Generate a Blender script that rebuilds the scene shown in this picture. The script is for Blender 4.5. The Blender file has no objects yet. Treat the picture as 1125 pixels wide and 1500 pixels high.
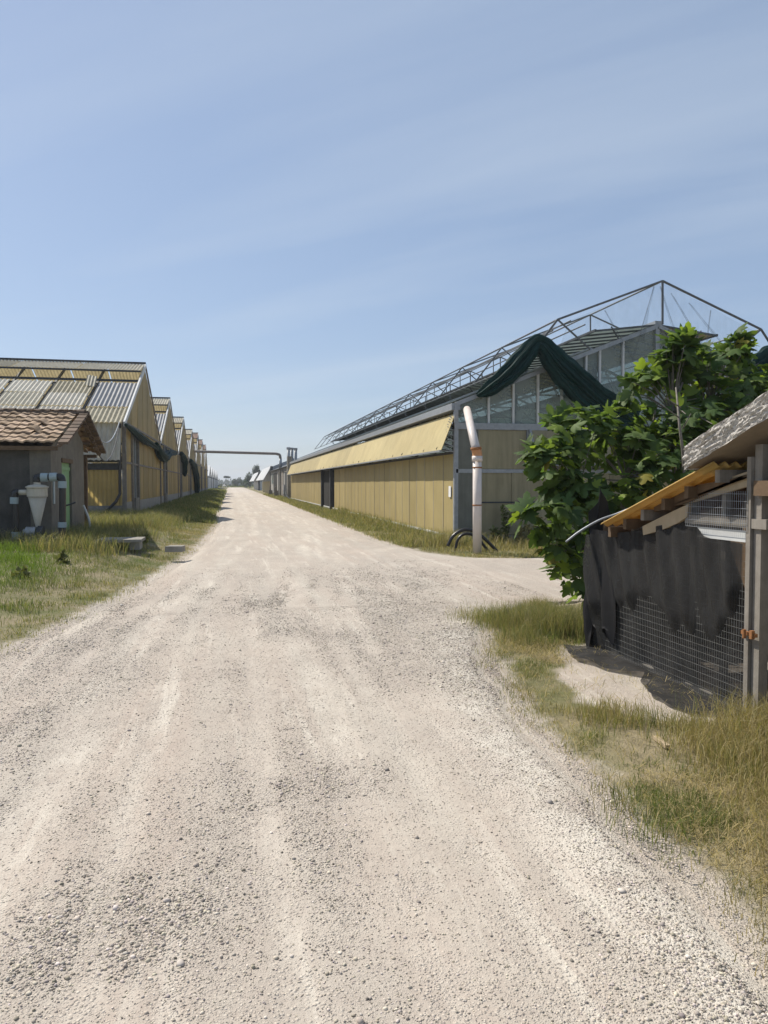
import bpy, math, random
import numpy as np
from mathutils import Vector, Matrix
random.seed(7); rng = np.random.default_rng(7)
S = bpy.context.scene
COL = S.collection
R = math.radians

# ------------------------------------------------------------------ camera geometry (used to measure places)
FPX, VX, VY, H = 1083.0, 338.0, 708.5, 1.6
CX, CY = 562.5, 750.0
_p = math.atan((CY-VY)/FPX); _y = math.atan2((CX-VX), FPX/math.cos(_p))
CF = Vector((math.sin(_y)*math.cos(_p), math.cos(_y)*math.cos(_p), -math.sin(_p)))
CR = Vector((math.cos(_y), -math.sin(_y), 0))
CU = Vector((math.sin(_y)*math.sin(_p), math.cos(_y)*math.sin(_p), math.cos(_p)))
def ray(px, py): return CF + CR*((px-CX)/FPX) + CU*((CY-py)/FPX)
def G(px, py, z=0.0):
    r = ray(px, py); t = (z-H)/r.z; return Vector((r.x*t, r.y*t, z))
def AX(px, py, x):
    r = ray(px, py); t = x/r.x; return Vector((x, r.y*t, H+r.z*t))
def AY(px, py, y):
    r = ray(px, py); t = y/r.y; return Vector((r.x*t, y, H+r.z*t))

# ------------------------------------------------------------------ noise (numpy)
_T = rng.random((256, 256))
def vnoise(x, y):
    xi = np.floor(x).astype(int); yi = np.floor(y).astype(int)
    fx = x-xi; fy = y-yi; fx = fx*fx*(3-2*fx); fy = fy*fy*(3-2*fy)
    a = _T[xi & 255, yi & 255]; b = _T[(xi+1) & 255, yi & 255]
    c = _T[xi & 255, (yi+1) & 255]; d = _T[(xi+1) & 255, (yi+1) & 255]
    return (a*(1-fx)+b*fx)*(1-fy)+(c*(1-fx)+d*fx)*fy
def fbm(x, y, o=4):
    s = 0; a = .5; t = 0
    for i in range(o):
        s = s+a*vnoise(x*2**i+17.3*i, y*2**i+5.1*i); t += a; a *= .5
    return s/t
def sstep(a, b, x):
    t = np.clip((x-a)/(b-a), 0, 1); return t*t*(3-2*t)

# ------------------------------------------------------------------ materials
def newmat(name):
    m = bpy.data.materials.new(name); m.use_nodes = True
    nt = m.node_tree; nt.nodes.clear()
    out = nt.nodes.new('ShaderNodeOutputMaterial'); return m, nt, out
def N(nt, t, **k):
    n = nt.nodes.new(t)
    for a, b in k.items():
        if a in n.inputs.keys() if hasattr(n.inputs, 'keys') else False: n.inputs[a].default_value = b
        else: setattr(n, a, b)
    return n
def L(nt, a, b): nt.links.new(a, b)
def pos(nt, sc=(1, 1, 1)):
    g = nt.nodes.new('ShaderNodeNewGeometry'); mp = nt.nodes.new('ShaderNodeMapping')
    mp.inputs['Scale'].default_value = sc; L(nt, g.outputs['Position'], mp.inputs['Vector']); return mp.outputs[0]
def noise(nt, vec, scale, detail=5, rough=.6):
    n = nt.nodes.new('ShaderNodeTexNoise'); n.inputs['Scale'].default_value = scale
    n.inputs['Detail'].default_value = detail; n.inputs['Roughness'].default_value = rough
    if vec is not None: L(nt, vec, n.inputs['Vector'])
    return n.outputs['Fac']
def mrange(nt, v, a, b, c=0, d=1):
    n = nt.nodes.new('ShaderNodeMapRange'); n.inputs[1].default_value = a; n.inputs[2].default_value = b
    n.inputs[3].default_value = c; n.inputs[4].default_value = d; L(nt, v, n.inputs[0]); return n.outputs[0]
def mix(nt, f, a, b, bt='MIX'):
    n = nt.nodes.new('ShaderNodeMix'); n.data_type = 'RGBA'; n.blend_type = bt
    for s, v in ((0, f), (6, a), (7, b)):
        if isinstance(v, (int, float)): n.inputs[s].default_value = v
        elif isinstance(v, (tuple, list)): n.inputs[s].default_value = (*v, 1) if len(v) == 3 else v
        else: L(nt, v, n.inputs[s])
    return n.outputs[2]
def math_(nt, op, a, b=None):
    n = nt.nodes.new('ShaderNodeMath'); n.operation = op
    for i, v in enumerate((a, b)):
        if v is None: continue
        if isinstance(v, (int, float)): n.inputs[i].default_value = v
        else: L(nt, v, n.inputs[i])
    return n.outputs[0]
def bump(nt, h, strength, dist):
    n = nt.nodes.new('ShaderNodeBump'); n.inputs['Strength'].default_value = strength
    n.inputs['Distance'].default_value = dist; L(nt, h, n.inputs['Height']); return n.outputs[0]

ISL = {'yellowed_fibreglass': .16, 'beige_fibreglass': .09, 'ochre_fibreglass_flap': .14, 'greenish_beige_fibreglass': .16, 'clay_tile': .42, 'sooty_clay_tile': .3, 'aged_corrugated_sheet': .2, 'mossy_corrugated_sheet': .2, 'pale_corrugated_sheet': .15, 'grey_block_wall': .1}
def pm(name, c1, c2, scale=4, rough=.8, bs=.3, bscale=30, bd=.01, metal=0, streak=0, c3=None, transl=0, tcol=None, transp=0, spec=.3, stain=.35):
    """weathered surface: two tones in clumps, optional vertical streaks, dirt patches, light passing through"""
    m, nt, out = newmat(name)
    p = pos(nt)
    f = mrange(nt, noise(nt, p, scale, 7, .65), .3, .7)
    c = mix(nt, f, c1, c2)
    if streak:
        f2 = mrange(nt, noise(nt, pos(nt, (3.2, 3.2, .25)), 2.2, 6, .7), .42, .72)
        c = mix(nt, math_(nt, 'MULTIPLY', f2, streak), c, c3 or tuple(x*.45 for x in c1))
    f3 = mrange(nt, noise(nt, p, .55, 4), .35, .75)
    c = mix(nt, math_(nt, 'MULTIPLY', f3, stain), c, tuple(x*.6 for x in c1))
    if name in ISL:
        gi = nt.nodes.new('ShaderNodeNewGeometry'); k_ = ISL[name]
        c = mix(nt, gi.outputs['Random Per Island'], mix(nt, 1.0, c, (1-k_, 1-k_*1.05, 1-k_*1.25), 'MULTIPLY'), mix(nt, 1.0, c, (1+k_*.7, 1+k_*.7, 1+k_*.6), 'MULTIPLY'))
    b = N(nt, 'ShaderNodeBsdfPrincipled'); b.inputs['Roughness'].default_value = rough
    b.inputs['Metallic'].default_value = metal; b.inputs['Specular IOR Level'].default_value = spec
    L(nt, c, b.inputs['Base Color'])
    if bs: L(nt, bump(nt, noise(nt, p, bscale, 6, .7), bs, bd), b.inputs['Normal'])
    sh = b.outputs[0]
    if transl:
        t = N(nt, 'ShaderNodeBsdfTranslucent')
        if tcol: L(nt, mix(nt, 1.0, c, tcol, 'MULTIPLY'), t.inputs[0])
        else: L(nt, c, t.inputs[0])
        ms = N(nt, 'ShaderNodeMixShader'); ms.inputs[0].default_value = transl
        L(nt, sh, ms.inputs[1]); L(nt, t.outputs[0], ms.inputs[2]); sh = ms.outputs[0]
    if transp:
        t = N(nt, 'ShaderNodeBsdfTransparent')
        ms = N(nt, 'ShaderNodeMixShader'); ms.inputs[0].default_value = transp
        L(nt, sh, ms.inputs[1]); L(nt, t.outputs[0], ms.inputs[2]); sh = ms.outputs[0]
    L(nt, sh, out.inputs[0]); return m

M = {}
M['concrete'] = pm('weathered_concrete', (.34, .32, .28), (.2, .19, .165), 5, .92, .5, 40, .012, streak=.5)
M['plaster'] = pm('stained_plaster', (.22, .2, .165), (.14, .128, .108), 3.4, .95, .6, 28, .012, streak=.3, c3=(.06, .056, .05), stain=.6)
M['plasterdark'] = pm('dark_plaster', (.12, .112, .10), (.055, .053, .049), 2.6, .95, .6, 28, .012, streak=.35, c3=(.03, .03, .028), stain=.6)  # darker version of the plaster, with streaks and patches, for front and back walls
M['beigewall'] = pm('beige_render', (.5, .45, .37), (.4, .36, .29), 5, .95, .5, 60, .008, streak=.3)
M['yellow'] = pm('yellowed_fibreglass', (.60, .50, .26), (.48, .39, .185), 1.3, .55, .12, 50, .004, streak=.32, c3=(.34, .27, .14), transl=.5, tcol=(1, .93, .66))
M['yellowroof'] = pm('yellowed_roof_sheet', (.5, .46, .34), (.4, .36, .25), 1.3, .55, .12, 50, .004, streak=.6, c3=(.25, .21, .14), transl=.4, tcol=(1, .93, .75))
M['roofsheet'] = pm('aged_corrugated_sheet', (.66, .64, .56), (.52, .50, .43), 1.1, .6, .1, 60, .004, streak=.7, c3=(.27, .24, .18), transl=.4, tcol=(1, .92, .72))
M['roofsheet2'] = pm('mossy_corrugated_sheet', (.52, .49, .38), (.40, .37, .28), 1.1, .6, .1, 60, .004, streak=.8, c3=(.2, .18, .12), transl=.4, tcol=(1, .92, .7))
M['roofsheet3'] = pm('pale_corrugated_sheet', (.76, .75, .70), (.62, .61, .56), 1.1, .6, .1, 60, .004, streak=.6, c3=(.34, .3, .23), transl=.4, tcol=(1, .95, .8))
M['bluesheet'] = pm('newer_grey_corrugated_sheet', (.25, .27, .30), (.19, .2, .22), 2, .5, .1, 60, .004, transl=.25)
M['beigepanel'] = pm('beige_fibreglass', (.54, .445, .215), (.47, .38, .175), 1.2, .5, .1, 60, .003, streak=.3, c3=(.27, .22, .12), transl=.25, tcol=(1, .9, .6))
M['flap'] = pm('ochre_fibreglass_flap', (.62, .52, .27), (.54, .44, .22), 1.2, .5, .1, 60, .003, streak=.3, transl=.2)
M['frontpanel'] = pm('greenish_beige_fibreglass', (.52, .47, .32), (.45, .40, .265), 1.4, .5, .1, 60, .003, streak=.5, c3=(.2, .18, .12), transl=.4, tcol=(1, .95, .75))
M['galv'] = pm('galvanised_steel', (.36, .38, .40), (.25, .265, .28), 9, .5, .1, 90, .002, metal=.35)
M['hoop'] = pm('grey_tube', (.15, .16, .17), (.1, .107, .115), 8, .55, .1, 80, .002, metal=.3)
M['darksteel'] = pm('dark_steel', (.075, .08, .085), (.045, .047, .05), 8, .6, .15, 80, .002, metal=.3)
M['whitemetal'] = pm('white_painted_metal', (.62, .63, .62), (.5, .51, .5), 6, .55, .1, 70, .002, stain=.2)
M['whitesheet'] = pm('white_plastic_sheeting', (.74, .75, .75), (.62, .63, .64), 1, .6, .1, 20, .01, transl=.3, stain=.25)
M['rust'] = pm('rusty_sheet', (.24, .15, .105), (.15, .1, .08), 3, .8, .3, 50, .004)
M['pipegrey'] = pm('grey_brown_pipe_lagging', (.27, .235, .205), (.19, .165, .145), 3, .8, .3, 50, .004)
M['rustiron'] = pm('orange_rust', (.36, .17, .07), (.2, .085, .035), 30, .9, .5, 120, .003)
M['woodgrey'] = pm('grey_weathered_wood', (.30, .275, .24), (.19, .17, .145), 7, .9, .5, 60, .004, streak=.6, c3=(.1, .085, .07))
M['woodpale'] = pm('pale_planed_wood', (.46, .37, .25), (.36, .28, .18), 8, .85, .4, 60, .004, streak=.3)
M['wooddark'] = pm('brown_wood', (.17, .115, .07), (.1, .068, .042), 9, .9, .5, 60, .004)
M['tile'] = pm('clay_tile', (.46, .335, .235), (.27, .2, .155), 3.5, .9, .5, 60, .006, stain=.5)
M['tiledark'] = pm('sooty_clay_tile', (.2, .14, .105), (.1, .08, .065), 5, .95, .5, 50, .006, stain=.5)
M['greenpaint'] = pm('pale_green_paint', (.22, .40, .19), (.185, .34, .165), 4, .6, .12, 60, .003, streak=.25)
M['pvc'] = pm('pinkish_white_pvc', (.64, .58, .54), (.54, .48, .44), 3, .45, .06, 40, .002, stain=.2)
M['cornershade'] = pm('grey_green_corner_shade', (.17, .175, .15), (.12, .125, .105), 2, .6, .1, 60, .003, streak=.5)  # dark grey-green tone paints in the shade of the corner, with streaks
M['pvcorange'] = pm('orange_pvc', (.55, .27, .12), (.45, .21, .09), 5, .45, .05, 40, .002)
M['blackplastic'] = pm('black_plastic', (.022, .022, .024), (.014, .014, .015), 5, .35, .1, 50, .003, spec=.5)
M['coupling'] = pm('grey_blue_coupling', (.36, .44, .46), (.27, .34, .37), 8, .5, .1, 50, .003)
M['cream'] = pm('cream_grey_enamel', (.56, .53, .45), (.46, .43, .36), 5, .5, .1, 50, .003, streak=.4)
M['dark'] = pm('dark_opening', (.02, .019, .017), (.012, .012, .011), 5, .95, 0)
M['wire'] = pm('galvanised_wire', (.22, .22, .21), (.12, .12, .115), 20, .6, 0)
M['yellowcorr'] = pm('ochre_corrugated_plastic', (.62, .44, .16), (.5, .34, .1), 5, .5, .1, 60, .003, transl=.35, tcol=(1, .85, .5), stain=.4)
M['bark'] = pm('pale_grey_bark', (.23, .21, .18), (.13, .115, .1), 18, .9, .5, 60, .006)
M['whiteplain'] = pm('white_plate', (.8, .8, .8), (.72, .72, .72), 5, .5, 0)
M['carwhite'] = pm('white_car_paint', (.75, .76, .78), (.7, .71, .73), 2, .25, 0, spec=.6)
M['block'] = pm('grey_block_wall', (.36, .355, .34), (.27, .265, .25), 3, .9, .3, 30, .006, streak=.5)
M['greendoor'] = pm('dark_green_door', (.09, .11, .10), (.06, .075, .07), 4, .6, .1, 40, .003)

def glassmat(name, col, tr, rough=.12, green=(.82, .9, .86)):
    m, nt, out = newmat(name)
    p = pos(nt)
    d = N(nt, 'ShaderNodeBsdfPrincipled'); d.inputs['Roughness'].default_value = rough
    d.inputs['Specular IOR Level'].default_value = .5
    L(nt, mix(nt, mrange(nt, noise(nt, p, 1.5, 6), .3, .7), col, tuple(x*.75 for x in col)), d.inputs['Base Color'])
    t = N(nt, 'ShaderNodeBsdfTransparent'); t.inputs[0].default_value = (*green, 1)
    ms = N(nt, 'ShaderNodeMixShader')
    L(nt, mrange(nt, noise(nt, p, .8, 5), .3, .7, tr-.1, tr+.1), ms.inputs[0])
    L(nt, d.outputs[0], ms.inputs[1]); L(nt, t.outputs[0], ms.inputs[2]); L(nt, ms.outputs[0], out.inputs[0]); return m
M['glass'] = glassmat('dusty_greenhouse_glass', (.30, .34, .32), .5)
M['roofglass'] = pm('dusty_roof_glass', (.42, .48, .44), (.34, .4, .37), 1.5, .3, 0, transl=.5, transp=.15, spec=.5, stain=.3)

def netmat(name, col, dens, transl=.2, scale=(1, 1, 1), lo=-.15, hi=.15):
    """woven shade net: fibres cover a share of the surface, the rest is open"""
    m, nt, out = newmat(name)
    p = pos(nt)
    d = N(nt, 'ShaderNodeBsdfPrincipled'); d.inputs['Roughness'].default_value = .7
    d.inputs['Specular IOR Level'].default_value = .25
    c = mix(nt, mrange(nt, noise(nt, pos(nt, scale), 9, 6, .7), .3, .7), col, tuple(x*.5 for x in col))
    L(nt, c, d.inputs['Base Color'])
    tl = N(nt, 'ShaderNodeBsdfTranslucent'); L(nt, c, tl.inputs[0])
    m1 = N(nt, 'ShaderNodeMixShader'); m1.inputs[0].default_value = transl
    L(nt, d.outputs[0], m1.inputs[1]); L(nt, tl.outputs[0], m1.inputs[2])
    t = N(nt, 'ShaderNodeBsdfTransparent'); ms = N(nt, 'ShaderNodeMixShader')
    L(nt, mrange(nt, noise(nt, pos(nt, scale), 6, 5), .3, .7, 1-dens+lo, 1-dens+hi), ms.inputs[0])
    L(nt, m1.outputs[0], ms.inputs[1]); L(nt, t.outputs[0], ms.inputs[2]); L(nt, ms.outputs[0], out.inputs[0]); return m
M['blacknet'] = netmat('black_shade_net', (.032, .032, .032), .84, .12, (1, 1, .35))
M['soffit'] = pm('brown_stained_soffit', (.30, .245, .185), (.2, .16, .12), 4, .95, .4, 30, .006, stain=.5)
M['blacksheet'] = netmat('black_folded_sheet', (.016, .016, .018), .97, .1, (1, 1, .5), 0, 0)
M['greennet'] = netmat('dark_green_net', (.008, .045, .041), .97, .15, (1, 1, 1), -.03, .05)
M['greenloose'] = netmat('loose_green_net', (.015, .055, .048), .5, .3, (1, 1, 1), -.15, .25)
M['clearnet'] = netmat('thin_insect_net', (.3, .36, .4), .14, .3, (1, 1, .4), -.05, .06)
M['veil'] = netmat('bunched_insect_net', (.12, .15, .17), .2, .3, (1, 1, .3), -.1, .1)

def attrmat(name, rough=.6, transl=.35, tmul=(1.1, 1.25, .6), spec=.3, bs=0):
    """colour of each blade / leaf / stone comes from its own attribute"""
    m, nt, out = newmat(name)
    a = N(nt, 'ShaderNodeAttribute'); a.attribute_name = 'Col'
    b = N(nt, 'ShaderNodeBsdfPrincipled'); b.inputs['Roughness'].default_value = rough
    b.inputs['Specular IOR Level'].default_value = spec
    col = a.outputs['Color']
    if bs: col = mix(nt, mrange(nt, noise(nt, pos(nt), bs, 4), .3, .7, 0, .5), col, (.02, .02, .015))
    L(nt, col, b.inputs['Base Color']); sh = b.outputs[0]
    if transl:
        t = N(nt, 'ShaderNodeBsdfTranslucent'); L(nt, mix(nt, 1.0, a.outputs['Color'], tmul, 'MULTIPLY'), t.inputs[0])
        ms = N(nt, 'ShaderNodeMixShader'); ms.inputs[0].default_value = transl
        L(nt, sh, ms.inputs[1]); L(nt, t.outputs[0], ms.inputs[2]); sh = ms.outputs[0]
    L(nt, sh, out.inputs[0]); return m
M['grass'] = attrmat('grass_blade', .6, .35, (1.3, 1.35, .8))
M['leaf'] = attrmat('fig_leaf', .6, .42, (1.8, 1.8, .75), .22)
M['foliage'] = attrmat('far_foliage', .6, .3, (1.3, 1.4, .7))
M['stone'] = attrmat('limestone_chip', .9, 0, bs=0)

def ground_like(name, road):
    m, nt, out = newmat(name)
    p = pos(nt)
    a = N(nt, 'ShaderNodeAttribute'); a.attribute_name = 'mask'
    trk = mrange(nt, noise(nt, pos(nt, (1.5, .09, 1)), 1.6, 6, .6), .35, .68)
    big = mrange(nt, noise(nt, p, .75, 7, .65), .36, .66)
    tr_ = N(nt, 'ShaderNodeAttribute'); tr_.attribute_name = 'track'
    fine = mrange(nt, noise(nt, p, 14, 8, .75), .3, .7)
    dust = mix(nt, big, (.455, .412, .352), (.355, .312, .27))
    dust = mix(nt, math_(nt, 'MULTIPLY', trk, .75), dust, (.375, .295, .245))
    trk2 = mrange(nt, noise(nt, pos(nt, (2.6, .16, 1)), 1.9, 7, .65), .54, .68)
    dust = mix(nt, math_(nt, 'MULTIPLY', trk2, .7), dust, (.64, .60, .52))
    gp = mrange(nt, noise(nt, pos(nt, (1, .45, 1)), 1.15, 7, .7), .5, .66)
    dust = mix(nt, math_(nt, 'MULTIPLY', gp, .55), dust, (.33, .285, .25))
    dust = mix(nt, math_(nt, 'MULTIPLY', a.outputs['Fac'], .4), dust, (.35, .305, .265))
    rm_ = N(nt, 'ShaderNodeAttribute'); rm_.attribute_name = 'rim'
    dust = mix(nt, math_(nt, 'MULTIPLY', rm_.outputs['Fac'], mrange(nt, noise(nt, p, 2.5, 7, .7), .35, .6, 0, .85)), dust, (.66, .625, .55))
    dust = mix(nt, math_(nt, 'MULTIPLY', fine, .3), dust, (.60, .56, .48))
    dust = mix(nt, math_(nt, 'MULTIPLY', math_(nt, 'MULTIPLY', tr_.outputs['Fac'], mrange(nt, noise(nt, pos(nt, (1, .35, 1)), 5, 7, .75), .38, .6)), .62), dust, (.60, .555, .48))
    # chips lying in the dust
    hs = []
    col = dust
    for sc, am in ((75, .6), (140, .75), (300, .7)):
        v = nt.nodes.new('ShaderNodeTexVoronoi'); v.inputs['Scale'].default_value = sc; v.inputs['Randomness'].default_value = 1
        L(nt, p, v.inputs['Vector'])
        sp = N(nt, 'ShaderNodeSeparateColor'); L(nt, v.outputs['Color'], sp.inputs[0])
        cc = mix(nt, sp.outputs[0], (.32, .275, .235), (.66, .605, .525))
        cc = mix(nt, mrange(nt, sp.outputs[1], .75, 1), cc, (.19, .17, .155))
        shape = mrange(nt, v.outputs['Distance'], .55/1.0, .2)
        keep = mrange(nt, math_(nt, 'ADD', sp.outputs[2], math_(nt, 'MULTIPLY', a.outputs['Fac'], .55)), .62, .72)
        k = math_(nt, 'MULTIPLY', shape, keep)
        col = mix(nt, math_(nt, 'MULTIPLY', k, am), col, cc)
        hs.append(math_(nt, 'MULTIPLY', k, 45.0/sc))
    h = math_(nt, 'ADD', math_(nt, 'ADD', hs[0], hs[1]), hs[2])
    h = math_(nt, 'ADD', h, math_(nt, 'MULTIPLY', fine, .35))
    if not road:
        s = N(nt, 'ShaderNodeAttribute'); s.attribute_name = 'soil'
        soil = mix(nt, mrange(nt, noise(nt, p, 5, 8, .7), .3, .7), (.31, .26, .17), (.18, .155, .09))
        soil = mix(nt, mrange(nt, noise(nt, p, .9, 6, .6), .42, .66), soil, (.10, .115, .04))
        edge = math_(nt, 'ADD', s.outputs['Fac'], math_(nt, 'MULTIPLY', math_(nt, 'SUBTRACT', noise(nt, p, 3, 7, .7), .5), 1.2))
        col = mix(nt, mrange(nt, edge, .35, .7), col, soil)
    b = N(nt, 'ShaderNodeBsdfPrincipled'); b.inputs['Roughness'].default_value = .95; b.inputs['Specular IOR Level'].default_value = .15
    L(nt, col, b.inputs['Base Color']); L(nt, bump(nt, h, .7, .014), b.inputs['Normal'])
    L(nt, b.outputs[0], out.inputs[0]); return m
M['road'] = ground_like('pale_gravel', True)
M['ground'] = ground_like('verge_soil', False)

# ------------------------------------------------------------------ mesh builder
class MB:
    def __init__(s): s.v = []; s.f = []; s.m = []
    def add(s, vs, fs, mi=0):
        o = len(s.v); s.v += [tuple(v) for v in vs]; s.f += [tuple(i+o for i in f) for f in fs]; s.m += [mi]*len(fs); return s
    def poly(s, pts, mi=0): return s.add(pts, [tuple(range(len(pts)))], mi)
    def prism(s, pts, d, mi=0):
        """closed solid: outline pts pushed along d"""
        n = len(pts); d = Vector(d); a = [Vector(p) for p in pts]; b = [p+d for p in a]
        return s.add(a+b, [tuple(range(n))[::-1], tuple(range(n, 2*n))]+[(i, (i+1) % n, n+(i+1) % n, n+i) for i in range(n)], mi)
    def box(s, a, b, mi=0):
        x0, y0, z0 = a; x1, y1, z1 = b
        return s.prism([(x0, y0, z0), (x1, y0, z0), (x1, y1, z0), (x0, y1, z0)], (0, 0, z1-z0), mi)
    def bar(s, p, q, w, h, up=(0, 0, 1), mi=0):
        p = Vector(p); q = Vector(q); d = (q-p).normalized(); u = Vector(up)
        if abs(d.dot(u)) > .95: u = Vector((1, 0, 0)) if abs(d.x) < .9 else Vector((0, 1, 0))
        r = d.cross(u).normalized()*(w/2); u2 = r.cross(d).normalized()*(h/2)
        return s.prism([p-r-u2, p+r-u2, p+r+u2, p-r+u2], q-p, mi)
    def tube(s, pts, r, n=8, mi=0, cap=True, fold=None):
        pts = [Vector(p) for p in pts]; k = len(pts)
        rr = r if isinstance(r, (list, tuple)) else [r]*k
        vs = []; prev = None
        for i, p in enumerate(pts):
            t = (pts[min(i+1, k-1)]-pts[max(i-1, 0)]).normalized()
            if prev is None:
                a = Vector((0, 0, 1)) if abs(t.z) < .9 else Vector((1, 0, 0)); u = t.cross(a).normalized()
            else:
                u = (prev-t*prev.dot(t)).normalized()
            prev = u; w = t.cross(u)
            for j in range(n):
                a = 2*math.pi*j/n; q = rr[i]*(fold(i, j) if fold else 1)
                vs.append(p+(u*math.cos(a)+w*math.sin(a))*q)
        fs = [(i*n+j, i*n+(j+1) % n, (i+1)*n+(j+1) % n, (i+1)*n+j) for i in range(k-1) for j in range(n)]
        if cap: fs += [tuple(range(n))[::-1], tuple(range((k-1)*n, k*n))]
        return s.add(vs, fs, mi)
    def grid(s, fn, nu, nv, mi=0):
        vs = [fn(i/nu, j/nv) for j in range(nv+1) for i in range(nu+1)]
        w = nu+1
        return s.add(vs, [(j*w+i, j*w+i+1, (j+1)*w+i+1, (j+1)*w+i) for j in range(nv) for i in range(nu)], mi)
    def corr(s, o, u, v, pitch, amp, nrm, seg=4, mi=0, th=.006, nv=1, sag=0):
        """corrugated sheet: waves run across u, ribs along v"""
        o = Vector(o); u = Vector(u); v = Vector(v); nrm = Vector(nrm).normalized()
        nw = max(1, round(u.length/pitch)); n = nw*seg
        for k in (0,):
            s.grid(lambda a, b: o+u*a+v*b+nrm*(amp*math.sin(2*math.pi*a*nw)+sag*math.sin(math.pi*a)*b), n, nv, mi)
        return s
    def build(s, name, mat, parent=None, smooth=False):
        me = bpy.data.meshes.new(name)
        off = Vector((0, 0, 0)); q = parent
        while q is not None: off += q.location; q = q.parent
        me.from_pydata([tuple(Vector(v)-off) for v in s.v], [], s.f)
        for x in (mat if isinstance(mat, (list, tuple)) else [mat]): me.materials.append(x)
        if any(s.m): me.polygons.foreach_set('material_index', s.m)
        if smooth: me.polygons.foreach_set('use_smooth', [True]*len(me.polygons))
        me.update()
        o = bpy.data.objects.new(name, me); COL.objects.link(o)
        if parent is not None: o.parent = parent
        return o
def tag(o, label=None, cat=None, group=None, kind=None):
    if label: o['label'] = label
    if cat: o['category'] = cat
    if group: o['group'] = group
    if kind: o['kind'] = kind
    return o
def thing(name, label, cat, loc=(0, 0, 0), group=None):
    o = bpy.data.objects.new(name, None); COL.objects.link(o); o.location = loc; o.empty_display_size = .2
    return tag(o, label, cat, group)
def copy_tree(o, parent=None):
    c = o.copy(); COL.objects.link(c); c.parent = parent
    for ch in list(o.children): copy_tree(ch, c)
    return c
def npmesh(name, V, F, mat, col=None, parent=None, smooth=False, attrs=None):
    """V (n,3), F (m,k) numpy arrays -> mesh object; col per-vertex (n,3)"""
    me = bpy.data.meshes.new(name); n = len(V); m, k = F.shape
    me.vertices.add(n); me.vertices.foreach_set('co', np.ascontiguousarray(V, dtype=np.float32).ravel())
    me.loops.add(m*k); me.loops.foreach_set('vertex_index', np.ascontiguousarray(F, dtype=np.int32).ravel())
    me.polygons.add(m); me.polygons.foreach_set('loop_start', np.arange(0, m*k, k, dtype=np.int32))
    me.polygons.foreach_set('loop_total', np.full(m, k, dtype=np.int32))
    if smooth: me.polygons.foreach_set('use_smooth', np.ones(m, dtype=bool))
    if col is not None:
        a = me.attributes.new('Col', 'FLOAT_COLOR', 'POINT')
        c4 = np.ones((n, 4), dtype=np.float32); c4[:, :3] = col; a.data.foreach_set('color', c4.ravel())
    for an, av in (attrs or {}).items():
        a = me.attributes.new(an, 'FLOAT', 'POINT'); a.data.foreach_set('value', np.ascontiguousarray(av, dtype=np.float32).ravel())
    me.materials.append(mat); me.update(calc_edges=True)
    o = bpy.data.objects.new(name, me); COL.objects.link(o)
    if parent is not None: o.parent = parent
    return o

# ------------------------------------------------------------------ terrain and road
LE = np.array([(-4, -3.4), (0, -2.9), (4, -2.45), (7.28, -2.08), (8.9, -1.82), (11.55, -1.39), (16.76, -.87), (22, -.62), (28.85, -.5), (56, -.62), (107, -.75), (330, -1.0)])
RE = np.array([(-4, 1.7), (2.1, 1.75), (3.58, 1.81), (4.59, 1.87), (6, 2.15), (7.4, 2.5), (8.6, 3.2), (9.3, 4.4), (9.6, 20), (14.4, 20), (14.6, 6.5), (15.2, 5.0), (17, 4.3), (21, 4.0), (30, 4.1), (43, 4.2), (70, 4.5), (84, 4.5), (330, 5.2)])
RE2 = np.array([(-4, 1.7), (2.1, 1.75), (3.58, 1.81), (4.59, 1.87), (6, 2.15), (7.4, 2.5), (8.6, 3.2), (9.3, 4.4), (9.5, 20), (14.5, 20), (14.7, 6.5), (15.2, 5.0), (17, 4.3), (21, 4.0), (30, 4.1), (43, 4.2), (70, 4.5), (84, 4.5), (330, 5.2)])
def xl(y): return np.interp(y, LE[:, 0], LE[:, 1])+.22*(fbm(np.asarray(y)*.9+3, np.asarray(y)*0+2.5, 4)-.5)
def xr(y): return np.interp(y, RE2[:, 0], RE2[:, 1])+.3*(fbm(np.asarray(y)*1.1+31, np.asarray(y)*0+7.5, 4)-.5)
def zt(x, y):
    x = np.asarray(x, float); y = np.asarray(y, float)
    d = np.interp(y, LE[:, 0], LE[:, 1])-x
    z = .30*sstep(.1, 2.3, d)*sstep(7, 16, y)*(1-sstep(255, 285, y))
    off = sstep(.05, .6, d)+sstep(.05, .8, x-np.interp(y, RE2[:, 0], RE2[:, 1]))
    z = z+np.clip(off, 0, 1)*.05*(fbm(x*1.7, y*1.7, 4)-.45)*np.clip(1-y/150, 0, 1)
    return z
def graded(a, b, fine, lo, hi, g=1.18):
    c = list(np.arange(lo, hi+1e-6, fine)); st = fine; q = c[-1]
    while q < b: st *= g; q += st; c.append(q)
    st = fine; q = c[0]
    while q > a: st *= g; q -= st; c.insert(0, q)
    return np.array(c)
def sheet(name, xs, ys, mat, zf, attrf):
    X, Y = np.meshgrid(xs, ys); Z = zf(X, Y); w = len(xs)
    V = np.stack([X, Y, Z], -1).reshape(-1, 3)
    i, j = np.meshgrid(np.arange(w-1), np.arange(len(ys)-1)); b = (j*w+i).ravel()
    F = np.stack([b, b+1, b+1+w, b+w], -1)
    return npmesh(name, V, F, mat, attrs=attrf(V[:, 0], V[:, 1]), smooth=True)
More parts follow.
